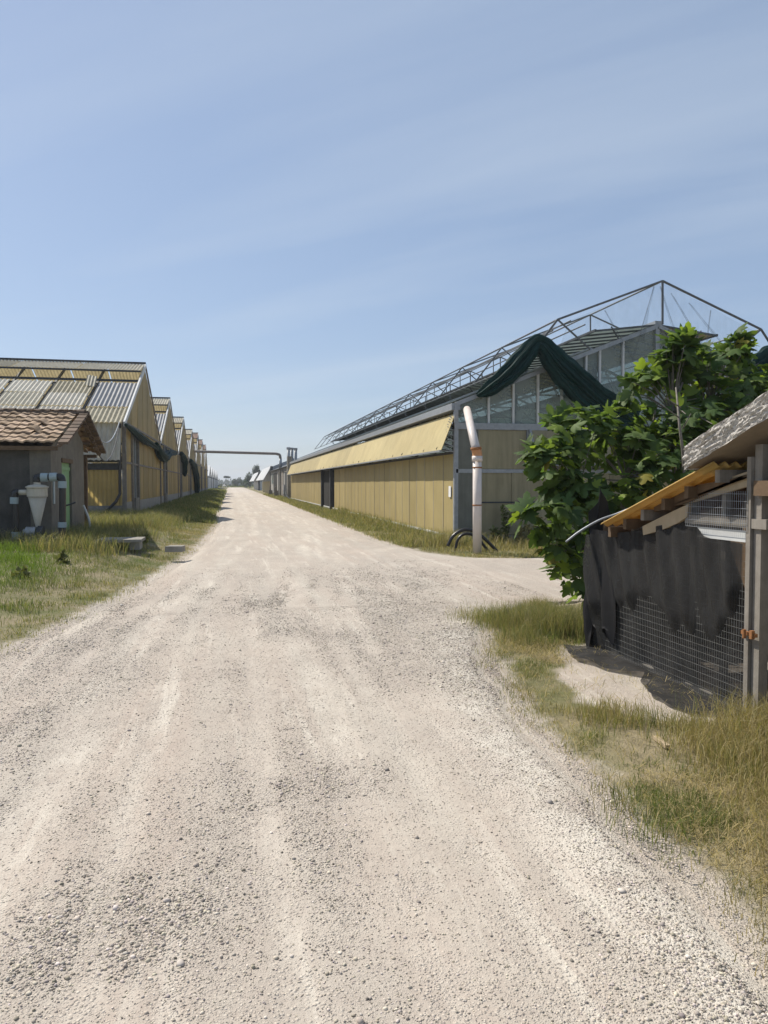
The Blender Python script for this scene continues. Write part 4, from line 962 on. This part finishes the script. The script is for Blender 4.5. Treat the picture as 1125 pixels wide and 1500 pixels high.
# ------------------------------------------------------------------ old shed with concrete slab roof, right edge
shed = thing('shed', 'low shed with a thick rough concrete slab roof, at the right edge', 'shed', (3.6, 4.1, 0))
MB().box((3.52, .6, -.1), (3.72, 4.14, 2.0)).build('wall', M['beigewall'], shed)
MB().box((3.722, 3.94, -.1), (6.5, 4.14, 2.0)).build('wall', M['beigewall'], shed)
def slab():
    Ys, Xs, T_ = np.linspace(4.78, .8, 130), np.linspace(0, 1, 40), .17
    b = MB()
    def edge_n(y, z): return (vnoise(np.array(y*14.), np.array(z*22.))-.5)*.03+(vnoise(np.array(y*45.), np.array(z*50.))-.5)*.022
    def zb(y): return 1.725+(4.72-y)*.435
    xe = lambda y: 3.2+(4.75-y)*.14
    # rough lit edge
    def fe(u, v):
        y = 4.78-u*3.98; z = zb(y)+T_*v+(.014*(float(vnoise(np.array(y*9.), np.array(3.)))-.5) if v > .9 else .008*(float(vnoise(np.array(y*11.), np.array(8.)))-.5) if v < .1 else 0)
        return (xe(y)-.006*math.cos(math.pi*(v-.5))+float(edge_n(y, v*.5))*(1 if 0 < v < 1 else .4), y, z)
    b.grid(fe, 260, 16)
    def ff(u, v): return (3.2+.0+u*3.3, 4.78+float(edge_n(u*3.3+9, v*.5))*.6, zb(4.78)+T_*v)
    b.grid(ff, 120, 8)
    b.grid(lambda u, v: (xe(4.78-v*3.98)+u*3.3, 4.78-v*3.98, zb(4.78-v*3.98)+T_), 6, 40)
    return b, MB().grid(lambda u, v: (xe(4.78-v*3.98)+.012+u*3.3, 4.775-v*3.98, zb(4.78-v*3.98)+.004+.012*float(vnoise(np.array(u*9), np.array(v*14.)))), 20, 50)
m, nt, out = newmat('lichened_aggregate_concrete')
p = pos(nt); f = noise(nt, p, 38, 6, .75); f2 = noise(nt, pos(nt, (1, 9, .8)), 3.0, 5, .7)
c = mix(nt, mrange(nt, f, .35, .62), (.34, .305, .27), (.82, .78, .72))
c = mix(nt, mrange(nt, f2, .45, .7, 0, .75), c, (.72, .70, .66))
c = mix(nt, mrange(nt, noise(nt, p, 70, 3), .55, .7, 0, .9), c, (.10, .085, .075))
bs_ = N(nt, 'ShaderNodeBsdfPrincipled'); bs_.inputs['Roughness'].default_value = .95; L(nt, c, bs_.inputs['Base Color'])
L(nt, bump(nt, f, 1, .03), bs_.inputs['Normal']); L(nt, bs_.outputs[0], out.inputs[0]); M['aggregate'] = m
s1_, s2_ = slab(); ro_ = s1_.build('roof_slab', M['aggregate'], shed); s2_.build('underside', M['soffit'], ro_)

# ------------------------------------------------------------------ poultry coop leaning on the shed
XC, YA, YB = 3.45, 4.22, 6.65
coop = thing('coop', 'low wire front coop hung with black shade net under an ochre corrugated roof', 'coop', (XC, YA, 0))
hi, lo = AX(1047, 679, 3.3), AX(884, 768, 3.3)
hw = AY(1105, 683, hi.y)
rv = Vector((0, lo.y-hi.y, lo.z-hi.z)); nrm = Vector((0, -rv.z, rv.y)).normalized()
b = MB(); b.corr((3.27, hi.y, hi.z), (1.5, 0, 0), rv, (hw.x-3.3)/3.6, .018, nrm, 8, 0, nv=8); ro = b.build('roof_sheet', M['yellowcorr'], coop, True)
sol = ro.modifiers.new('thickness', 'SOLIDIFY'); sol.thickness = .006
rz = lambda y: hi.z+(y-hi.y)/(lo.y-hi.y)*(lo.z-hi.z)
for y, x1, mm_ in ((4.62, 4.7, 'woodgrey'), (4.98, 4.7, 'wooddark'), (5.28, 4.7, 'wooddark'), (5.58, 4.7, 'woodgrey'), (5.86, 4.7, 'wooddark'), (6.12, 4.7, 'wooddark')):
    MB().box((XC-.1, y-.025, rz(y)-.12), (x1, y+.025, rz(y)-.03)).build('roof_batten', M[mm_], coop)
# pale fascia plank with a curved end
pa, pb, pc, pd = AX(942, 784, XC-.05), AX(1006, 757, XC-.05), AX(1009, 738, XC-.05), AX(941, 771, XC-.05)
MB().prism([pa, AX(970, 776, XC-.05), AX(993, 766, XC-.05), pb, pc, AX(985, 749, XC-.05), pd], (.03, 0, 0)).build('fascia_plank', M['woodpale'], coop)
MB().prism([AX(958, 750, XC-.02), AX(1010, 735, XC-.02), AX(1106, 690, XC-.02), AX(1106, 676+20, XC-.02), AX(1010, 712, XC-.02), AX(958, 736, XC-.02)], (.02, 0, 0)).build('side_board', M['wooddark'], coop)
MB().prism([AX(1000, 740, XC), AX(1097, 712, XC), AX(1097, 690, XC), AX(1000, 722, XC)], (.025, 0, 0)).build('side_board', M['woodpale'], coop)
# posts, rails
MB().box((XC-.02, 4.27, -.05), (XC+.05, 4.34, 1.86)).build('post', M['woodgrey'], coop)
MB().box((XC-.045, 4.345, -.02), (XC+.02, 4.385, 1.78)).build('post', M['woodgrey'], coop)
MB().box((XC-.06, 4.0, 1.52), (XC+.03, 4.3, 1.62)).build('rail_end', M['wooddark'], coop)
MB().box((XC-.04, 4.2, 1.30), (XC-.005, 5.08, 1.365)).build('rail', M['woodgrey'], coop)
MB().box((XC-.02, 4.42, 1.2), (XC+.01, 4.95, 1.275)).build('rail', M['whitemetal'], coop)
for y, w_ in ((5.08, .07), (4.72, .05), (5.95, .05), (6.6, .08)): MB().box((XC+.03, y-w_/2, -.02), (XC+.07, y+w_/2, rz(max(y, hi.y))-.08)).build('stud', M['woodgrey'], coop)
MB().box((XC+.02, 4.3, -.03), (XC+.06, 6.6, .05)).build('bottom_rail', M['woodgrey'], coop)
MB().box((4.75, 4.2, -.05), (4.79, 6.7, 1.6)).build('back_wall', M['wooddark'], coop)
MB().box((XC+.06, 6.5, -.05), (4.75, 6.54, 1.25)).build('end_wall', M['wooddark'], coop)
# wire mesh
def wires(y0, y1, z0f, z1f, pz, py, x, r=.0008):
    b = MB()
    y = y0
    while y <= y1:
        b.bar((x, y, z0f(y)), (x, y, z1f(y)), r*2, r*2, (1, 0, 0)); y += py
    z = .03
    while z < 1.8:
        ysn = [q for q in np.arange(y0, y1, .02) if z0f(q) <= z <= z1f(q)]
        if len(ysn) > 2: b.bar((x-.002, ysn[0], z), (x-.002, ysn[-1], z), r*2, r*2, (1, 0, 0))
        z += pz
    return b
ztop = lambda y: min(1.28, rz(y)-.13)
wires(4.37, 6.62, lambda y: .02, ztop, .052, .026, XC-.016).build('wire_mesh', M['wire'], coop)
wires(4.37, 5.06, lambda y: 1.28, lambda y: min(1.55, rz(y)-.14), .05, .022, XC-.05, .0013).build('wire_mesh', M['galv'], coop)  # brighter, thicker wire up here paints in the sunlit part of the mesh
# black shade net over the wire
def netf(u, v):
    y = 4.43+u*2.12
    t = float(np.interp(y, [4.43, 4.75, 4.9, 5.06, 5.4, 5.9, 6.3, 6.7], [1.19, 1.2, 1.24, 1.335, 1.26, 1.18, 1.13, 1.1]))
    w = .018*math.sin(y*9+2*math.sin(v*3))+.012*math.sin(y*23+v*4)
    if v < .86:
        q = v/.86; z = t*(1-q)+.03*q
        fr_ = 1-float(sstep(-.1, .1, q-(.6+.07*math.sin(y*4.1)+.02*math.sin(y*9.7)-.25*float(sstep(5.0, 4.5, y) if False else np.clip((4.75-y)/.3, 0, 1)))))  # net in front up here, shaped to imitate the roof's shadow on the wire
        x = XC+.012-.05*fr_+w*(.5+.5*q)+.012*math.sin(y*31+q*9)*fr_+(.0 if u < .8 else -.09*math.sin((u-.8)/.2*math.pi*.5)*(1-.4*q))
    else:
        q = (v-.86)/.14; fl = .1+.32*float(np.interp(y, [4.4, 4.9, 5.25, 5.45, 5.7, 6.1, 6.5, 6.7], [.9, 1, .55, .05, .75, 1, .8, .3]))
        z = .03+.02*math.sin(y*11+q*5)*q*.6+.012*q; x = XC+w*.6-fl*q
    return (x, y+.02*math.sin(v*8), z)
MB().grid(netf, 110, 60).build('shade_net', M['blacknet'], coop, True)
# black sheet wrapped round the far end
def endf(u, v):
    a = u*1.35
    if a < .4: x = XC-.035-.02*math.sin(a*20); y = 6.12+a*1.2
    else: x = XC-.035+(a-.4)*.9; y = 6.6
    top = 1.16 if a < .38 else 1.2+.36*max(0, 1-abs(a-.52)/.2)
    z = top*(1-v)+.0*v; zig = .3*(.5+.5*math.sin(u*34))*(1 if a < .3 else 0)
    z = max(z, zig*.9 if a < .3 else .0)
    return (x+.03*math.sin(u*26+v*5)*(.3+v)+.02*math.sin(u*61+v*9), y+.03*math.sin(u*31+v*7), z)
MB().grid(endf, 70, 40).build('end_sheet', M['blacksheet'], coop, True)
la = MB(); q = AX(1097, 929, XC-.07)
la.box((XC-.07, q.y-.06, q.z-.012), (XC-.05, q.y+.08, q.z+.012)); la.box((XC-.085, q.y-.045, q.z-.025), (XC-.06, q.y-.02, q.z+.03)); la.tube([(XC-.09, q.y+.02, q.z+.03), (XC-.09, q.y+.02, q.z-.03)], .012, 6)
la.build('latch', M['rustiron'], coop)
tag(MB().tube(catm([AY(829, 794, 6.55), AY(850, 778, 6.5), AY(878, 762, 6.45), AY(903, 753, 6.4), AY(930, 742, 6.3)], 6), .011, 8).build('rod', M['galv'], None, True), 'thin pale bent rod sticking out from under the ochre coop roof', 'rod')
# bits on the bare ground
tag(MB().bar(G(960, 1080, .03), G(978, 1094, .03), .03, .02).build('stick', M['woodpale'], None), 'short pale stick on the bare ground before the coop', 'stick')
tag(MB().tube(catm([AY(1020, 922, 5.05)+Vector((-.3, 0, -.0))*0, AY(1017, 930, 5.05)], 3), .008, 5).build('feather', M['whiteplain'], coop) if False else None, '', '') if False else None

# ------------------------------------------------------------------ fig tree
def leafcard(kind):
    if kind == 'fig':
        h = [(.05, 0), (.26, .06), (.44, .2), (.3, .33), (.5, .62), (.34, .66), (.2, .58), (.17, .86), (0, 1.05)]
        pts = [(0, .02)]+h+[(-x, y) for x, y in h[-2::-1]]
        V = [(0, .4, .06)]+[(x, y, -.1*abs(x)-.16*max(0, y-.5)**2) for x, y in pts]
        n = len(pts); F = [(0, 1+i, 1+(i+1) % n) for i in range(n)]
    else:
        V = [(0, 0, 0), (.3, .5, -.06), (0, 1, 0), (-.3, .5, -.06)]; F = [(0, 1, 2), (0, 2, 3)]
    return np.array(V), np.array(F)
def leaves(name, P, D, Nn, size, col, kind, mat, parent):
    V0, F0 = leafcard(kind); n = len(P); k = len(V0)
    D = D/np.linalg.norm(D, axis=1, keepdims=True); X = np.cross(D, Nn); X /= np.linalg.norm(X, axis=1, keepdims=True)+1e-9
    Z = np.cross(X, D)
    V = P[:, None]+size[:, None, None]*(V0[None, :, 0:1]*X[:, None]+V0[None, :, 1:2]*D[:, None]+V0[None, :, 2:3]*Z[:, None]*rng.uniform(.2, 2.4, (n, 1, 1)))
    F = (F0[None]+(np.arange(n)*k)[:, None, None]).reshape(-1, 3)
    off = np.array(parent.location) if parent is not None else 0
    return npmesh(name, V.reshape(-1, 3)-off, F, mat, np.repeat(col, k, 0), parent)
fig = thing('fig_tree', 'big leafy fig tree between the coop and the right greenhouse', 'tree', (5.0, 8.6, 0))
YT = 8.5
blobs = [(984, 512, 11, .1), (1001, 506, 9, .1), (1074, 503, 12, .2), (1048, 522, 11, .1), (928, 566, 13, .2), (818, 622, 12, 0), (786, 668, 16, -.1), (776, 752, 14, -.2), (886, 812, 46, .2), (884, 740, 46, .1), (930, 790, 50, .6), (822, 650, 36, 0), (812, 688, 42, -.2), (806, 745, 40, -.3), (838, 720, 50, 0), (850, 640, 40, .2), (818, 800, 34, -.3), (858, 790, 50, 0), (846, 840, 32, -.2), (868, 860, 18, -.1), (900, 650, 55, .1), (905, 720, 60, -.1), (900, 770, 40, -.3),
         (935, 610, 48, .3), (955, 665, 60, 0), (960, 720, 50, -.4), (945, 575, 30, .3), (975, 560, 38, .2), (990, 530, 24, .1), (995, 615, 60, .1), (1020, 560, 36, .3), (1040, 610, 60, .2), (1035, 530, 18, .1), (1020, 660, 55, -.3), (1072, 520, 24, .2), (1070, 570, 44, .3), (1095, 610, 60, .2), (1120, 560, 36, .4), (1160, 600, 60, .3), (1190, 680, 70, .2), (1100, 680, 60, .1)]
Pl, Dl, Nl, Cl = [], [], [], []; twigs = MB(); tips = []
trunk_base = Vector((5.05, 8.75, 0))
k0 = 1.0
for (px, py, r, dy) in blobs:
    ctr = AY(px, py, YT+dy); rad = r*(ctr-Vector((0, 0, H))).length/FPX*1.0
    nt_ = int(5+rad*rad*84)
    for t in range(nt_):
        d = Vector(rng.normal(0, 1, 3)); d.z = d.z*.8+.15; d.normalize()
        q = rad*(.25+.75*rng.random()**.5); tp = ctr+Vector((d.x*q, d.y*q*1.25, d.z*q))
        if tp.z < .12 or (float(vnoise(np.array(tp.x*3.1+5), np.array(tp.z*3.1+tp.y*1.3))) < .3 and q > .5*rad): continue
        if tp.x > 3.3 and tp.y < 7.05 and tp.z < 2.0: continue
        tips.append((tp, d, ctr))
for tp, d, ctr in tips:
    nl = int(rng.integers(3, 8)); base = tp-d*.12
    gd = (d+Vector((0, 0, .75))).normalized()
    for l in range(nl):
        a = rng.uniform(0, 6.28); u = gd.orthogonal().normalized(); w_ = gd.cross(u)
        rd = (u*math.cos(a)+w_*math.sin(a))
        el = rng.uniform(-.25, .8); dr = (rd*math.cos(el)+gd*math.sin(el)).normalized()
        Pl.append(tp+dr*rng.uniform(.02, .09)+gd*rng.uniform(-.1, .05)); dd = dr+Vector((0, 0, -rng.uniform(0, .5))); Dl.append(dd)
        Nl.append((gd*.9+Vector((0, 0, .8))+Vector(rng.normal(0, .45, 3))))
        y_ = rng.random(); Cl.append((np.array((.048, .09, .03))*(1-y_)+np.array((.11, .16, .052))*y_) if rng.random() > .14 else (np.array((.15, .21, .04)) if rng.random() > .12 else np.array((.26, .23, .05))))
Pl = np.array(Pl); Dl = np.array(Dl); Nl = np.array(Nl); Cl = np.array(Cl)*rng.uniform(.75, 1.25, (len(Pl), 1))
leaves('crown', Pl, Dl, Nl, (.085+.175*rng.random(len(Pl))**.8), Cl, 'fig', M['leaf'], fig)
# trunk and limbs
limbs = []
for (px, py, dy) in ((830, 700, 0), (850, 800, -.1), (920, 680, 0), (960, 600, .2), (1000, 560, .1), (1060, 560, .2), (1110, 620, .2), (1000, 680, -.2)):
    e_ = AY(px, py, YT+dy); m_ = trunk_base.lerp(e_, .45)+Vector((rng.uniform(-.12, .12), rng.uniform(-.1, .1), .25))
    pts = catm([trunk_base+Vector((rng.uniform(-.12, .12), rng.uniform(-.1, .1), 0)), m_, e_], 7); limbs.append(pts)
    MB().tube(pts, np.linspace(.06, .014, len(pts)).tolist(), 7).build('limb', M['bark'], fig, True)
# the bare stem seen against the leaves
st = [AY(1003, 700, 7.75), AY(1000, 660, 7.7), AY(995, 620, 7.7), AY(992, 585, 7.9), AY(990, 568, 8.1)]
MB().tube(catm(st, 5), np.linspace(.02, .009, 21).tolist(), 7).build('limb', M['bark'], fig, True)
for a, b_ in (((997, 597), (974, 582)), ((995, 612), (968, 592)), ((1000, 628), (1012, 606))):
    MB().tube([AY(a[0], a[1], 7.72), AY(b_[0], b_[1], 7.6)], [.009, .005], 5).build('twig', M['bark'], fig, True)
tw = MB()
for i in range(0, len(tips), 2):
    tp, d, ctr = tips[i]; lp = min((q for li in limbs for q in li[3::3]), key=lambda q: (q-tp).length)
    if (lp-tp).length < 1.3: tw.tube([lp, lp.lerp(tp, .55)+Vector((0, 0, .05)), tp], [.011, .008, .005], 4, cap=False)
tag(tw.build('twigs', M['bark'], fig), kind='stuff')

# weeds along the right greenhouse front
def weed(px, py, hgt, n, label, dry=0.2, Y=None):
    g_ = G(px, py) if Y is None else AY(px, py, Y); g_.z = 0
    mb = thing('weed', label, 'plant', g_)
    P, D, Nn = [], [], []
    for s in range(5):
        an = rng.uniform(0, 6.28); ln = rng.uniform(.05, .35)*hgt; tpv = Vector((math.cos(an)*ln, math.sin(an)*ln, hgt*rng.uniform(.55, 1)))
        MB().tube([g_, g_+tpv*.5+Vector((0, 0, .04)), g_+tpv], [.008, .006, .003], 4).build('stem', M['wooddark'], mb)
        for l in range(n//5):
            t = rng.random()**.7; P.append(g_+tpv*t); D.append(Vector(rng.normal(0, 1, 3))+Vector((0, 0, .7))); Nn.append(Vector(rng.normal(0, 1, 3))+Vector((0, 0, .5)))
    P, D, Nn = map(np.array, (P, D, Nn)); c_ = GREEN*.8*(1-dry)+DRY*dry
    leaves('foliage', P, D, Nn, rng.uniform(.05, .14, len(P)), c_*rng.uniform(.6, 1.3, (len(P), 1)), 'leaf', M['foliage'], mb)
for k_, (wx, wy, wh) in enumerate(((92, 842, .45), (212, 806, .4), (30, 862, .35))):
    weed(wx, wy, wh, 110, ('leafy weed at the edge of the bright green grass', 'leafy weed near the pale concrete lid', 'low leafy weed near the left picture edge')[k_], .25)
weed(742, 800, 1.0, 220, 'tall green weed against the middle of the greenhouse front wall', .1, 18.6)
weed(728, 805, .6, 160, 'shorter green weed right of the pinkish pipe', .15, 18.3)
weed(762, 808, .55, 160, 'dry brownish weed clump at the greenhouse front near the fig tree', .7, 18.0)
weed(780, 800, .8, 180, 'dry tangled weed just left of the fig tree', .6, 17.9)

# ------------------------------------------------------------------ far trees, cars, treeline
def far_tree(x, y, h, w, label, shape='round', n=900, col=(.035, .06, .022), trunk=.35, name='tree', group=None):
    t = thing(name, label, 'tree', (x, y, 0), group)
    P = []
    nb = 9; cs = []
    for k in range(nb):
        u = rng.uniform(-1, 1); v = rng.uniform(-1, 1); zz_ = rng.uniform(0, 1)
        wd = {'round': math.sqrt(max(.05, 1-(2*zz_-1)**2)), 'cone': 1.0-.75*zz_, 'flat': 1}[shape]
        cs.append((u*wd*w*.33, v*wd*w*.33, h*(trunk+(1-trunk)*(.12+.74*zz_))))
    for k in range(n):
        c_ = cs[rng.integers(nb)]; d = rng.normal(0, 1, 3); d /= np.linalg.norm(d); r_ = (.6+.4*rng.random())
        hz_ = h*(1-trunk)*(.26 if shape != 'flat' else .42)
        P.append((x+c_[0]+d[0]*w*.24*r_, y+c_[1]+d[1]*w*.24*r_, max(.2, min(h, c_[2]+d[2]*hz_*r_))))
    P = np.array(P); n = len(P)
    leaves('crown', P, rng.normal(0, 1, (n, 3)), rng.normal(0, 1, (n, 3))+np.array((0, 0, 1.2)), rng.uniform(.07, .16, n)*w, np.array(col)*rng.uniform(.55, 1.4, (n, 1)), 'leaf', M['foliage'], t)
    b = MB(); b.tube([(x, y, -.1), (x+.02*w, y, h*.5), (x, y, h*.85)], [.05*w+.05, .035*w+.03, .02*w], 7)
    b.build('trunk', M['bark'], t)
    return t
def fp(px, Y): return AY(px, 708, Y).x
far_tree(fp(375.5, 290), 290, 9.0, 5.2, 'tallest dark tree behind the white greenhouses at the road end', 'cone', 1500, trunk=.08)
far_tree(fp(366, 285), 285, 5.6, 4.2, 'lower dark bushy tree left of the tallest one at the road end', 'round', 1100, trunk=.05)
far_tree(fp(385, 300), 300, 6.2, 5, 'dark tree just right of the tallest one at the road end', 'round', 1000, trunk=.08)
far_tree(fp(359, 300), 300, 4.0, 3.6, 'small dark shrub at the right of the road end', 'round', 700, trunk=.03)
far_tree(fp(347.5, 400), 400, 5.2, 5.4, 'round dark tree in the middle of the road end', 'round', 1300, trunk=.05)
pines = 'umbrella pines beyond the road end'
for px, lb, h in ((331, 'left one of the two umbrella pines beyond the road end', 5.7), (334.2, 'right one of the two umbrella pines beyond the road end', 5.6)):
    x = fp(px, 410); t = thing('pine_tree', lb, 'tree', (x, 410, 0), pines)
    n = 500; a = rng.uniform(0, 6.28, n); r_ = np.sqrt(rng.random(n))*1.15; P = np.stack([x+np.cos(a)*r_, 410+np.sin(a)*r_, h-.75+rng.random(n)*.75*np.sqrt(1-(r_/1.2)**2)], -1)
    leaves('crown', P, rng.normal(0, 1, (n, 3)), rng.normal(0, 1, (n, 3)), rng.uniform(.3, .55, n), np.array((.02, .035, .018))*rng.uniform(.6, 1.3, (n, 1)), 'leaf', M['foliage'], t)
    MB().tube([(x, 410, -.1), (x+.05, 410, 2.5), (x, 410, h-.6)], [.16, .13, .1], 6).build('trunk', M['bark'], t)
# hazy wood on the horizon
n = 9000; x = rng.uniform(-330, 420, n); hh = 3.5+5.5*fbm(x*.03, x*0+3, 4); z = rng.random(n)*hh
P = np.stack([x, 900+rng.uniform(0, 50, n), z], -1)
tag(leaves('distant_wood', P, rng.normal(0, 1, (n, 3)), rng.normal(0, 1, (n, 3)), rng.uniform(2.2, 4.5, n), np.array((.04, .06, .03))*rng.uniform(.6, 1.3, (n, 1)), 'leaf', M['foliage'], None), kind='stuff')
n = 2500; x = rng.uniform(-14, 30, n); P = np.stack([x, rng.uniform(336, 350, n), rng.random(n)*(.5+1.1*fbm(x*.2, x*0+9, 4))], -1)
tag(leaves('field_scrub', P, rng.normal(0, 1, (n, 3)), rng.normal(0, 1, (n, 3)), rng.uniform(.4, .9, n), np.array((.06, .075, .03))*rng.uniform(.6, 1.3, (n, 1)), 'leaf', M['foliage'], None), kind='stuff')
def car(px, Y, label):
    x = fp(px, Y); t = thing('parked_car', label, 'car', (x, Y, 0), 'cars parked beyond the road end')
    MB().prism([(x-.85, Y, .3), (x+.85, Y, .3), (x+.88, Y, .75), (x+.8, Y, .95), (x-.8, Y, .95), (x-.88, Y, .75)], (0, 4.2, 0)).build('body', M['carwhite'], t)
    MB().prism([(x-.74, Y+.9, .952), (x+.74, Y+.9, .952), (x+.56, Y+1.1, 1.5), (x-.56, Y+1.1, 1.5)], (0, 2.3, 0)).build('cabin', M['carwhite'], t)
    MB().prism([(x-.64, Y+.88, 1.0), (x+.64, Y+.88, 1.0), (x+.5, Y+1.08, 1.42), (x-.5, Y+1.08, 1.42)], (0, .01, 0)).build('windscreen', M['dark'], t)
    for sx in (-.72, .72):
        for yy in (.7, 3.4): MB().tube([(x+sx-.09, Y+yy, .3), (x+sx+.09, Y+yy, .3)], .3, 14).build('wheel', M['blackplastic'], t)
car(337.5, 352, 'small white car left of the round dark tree beyond the road')
car(351, 354, 'white car in front of the round dark tree beyond the road')
mb = MB(); x = fp(328.5, 262); mb.grid(lambda u, v: (x+(u-.5)*2.2, 262+v*5, .1+1.3*math.sin(math.pi*u)*(1-.5*v)+.1*math.sin(u*17+v*9)), 16, 6)
tag(mb.build('sheeting_pile', M['whitesheet'], None), 'heap of white plastic sheeting at the end of the left row', 'sheeting')

# ------------------------------------------------------------------ camera
cam = bpy.data.cameras.new('camera'); co = bpy.data.objects.new('camera', cam); COL.objects.link(co)
cam.sensor_fit = 'HORIZONTAL'; cam.sensor_width = 36; cam.lens = 36*FPX/1125; cam.clip_start = .05; cam.clip_end = 8000
mw = Matrix((CR, CU, -CF)).transposed().to_4x4(); mw.translation = Vector((0, 0, H)); co.matrix_world = mw
S.camera = co

# ------------------------------------------------------------------ sun, sky, haze
SD = Vector((-3.77, 4.0, 6.7)).normalized(); el = math.asin(SD.z); az = math.atan2(SD.x, SD.y)
su = bpy.data.lights.new('sun', 'SUN'); su.energy = 5.0; su.angle = R(.55); su.color = (1, .93, .82)
so = bpy.data.objects.new('sun', su); COL.objects.link(so); so.rotation_mode = 'QUATERNION'; so.rotation_quaternion = SD.to_track_quat('Z', 'Y')
W_ = bpy.data.worlds.new('World'); S.world = W_; W_.use_nodes = True; nt = W_.node_tree; nt.nodes.clear()
out = nt.nodes.new('ShaderNodeOutputWorld'); bg = nt.nodes.new('ShaderNodeBackground')
sky = nt.nodes.new('ShaderNodeTexSky'); sky.sky_type = 'NISHITA'; sky.sun_disc = False
sky.sun_elevation = el; sky.sun_rotation = az % (2*math.pi); sky.altitude = 10; sky.air_density = 1.0; sky.dust_density = .7; sky.ozone_density = 2.5
tc = nt.nodes.new('ShaderNodeTexCoord'); sx_ = nt.nodes.new('ShaderNodeSeparateXYZ'); L(nt, tc.outputs['Generated'], sx_.inputs[0])
# thin cirrus: noise on a flat cloud layer seen in perspective
dz = math_(nt, 'MAXIMUM', math_(nt, 'ADD', sx_.outputs[2], .12), .05)
cb_ = nt.nodes.new('ShaderNodeCombineXYZ'); L(nt, math_(nt, 'DIVIDE', sx_.outputs[0], dz), cb_.inputs[0]); L(nt, math_(nt, 'DIVIDE', sx_.outputs[1], dz), cb_.inputs[1])
mp = nt.nodes.new('ShaderNodeMapping'); mp.inputs['Scale'].default_value = (.3, 1.5, 1); mp.inputs['Location'].default_value = (1.3, .4, 0)
m0 = nt.nodes.new('ShaderNodeMapping'); m0.inputs['Rotation'].default_value = (0, 0, R(38)); L(nt, cb_.outputs[0], m0.inputs[0]); L(nt, m0.outputs[0], mp.inputs[0])
n1 = nt.nodes.new('ShaderNodeTexNoise'); n1.inputs['Scale'].default_value = 1.1; n1.inputs['Detail'].default_value = 8; n1.inputs['Roughness'].default_value = .5; n1.inputs['Distortion'].default_value = .35; L(nt, mp.outputs[0], n1.inputs[0])
cf = mrange(nt, n1.outputs[0], .46, .78, 0, .4)
skyc = mix(nt, .5, mix(nt, 1.0, sky.outputs[0], (1.05, 1.01, 1.0), 'MULTIPLY'), (3.2, 4.15, 5.7))
skyc = mix(nt, cf, skyc, (5.4, 6.1, 6.9))
L(nt, skyc, bg.inputs[0]); bg.inputs[1].default_value = .1; L(nt, bg.outputs[0], out.inputs[0])

hz_ = MB().box((-1600, -60, -1.2), (1600, 1850, 30)).build('haze', newmat('haze_air')[0], None)
tag(hz_, kind='stuff')
m = hz_.data.materials[0]; nt = m.node_tree; out = [n for n in nt.nodes if n.type == 'OUTPUT_MATERIAL'][0]
pv_ = nt.nodes.new('ShaderNodeVolumePrincipled'); pv_.inputs['Density'].default_value = .00045; pv_.inputs['Color'].default_value = (.86, .92, 1, 1); pv_.inputs['Anisotropy'].default_value = .3
L(nt, pv_.outputs[0], out.inputs['Volume'])
S.view_settings.view_transform = 'Standard'; S.view_settings.look = 'None'; S.view_settings.exposure = 0.28; S.view_settings.gamma = 1
S.cycles.max_bounces = 8; S.cycles.transparent_max_bounces = 24; S.cycles.volume_bounces = 0
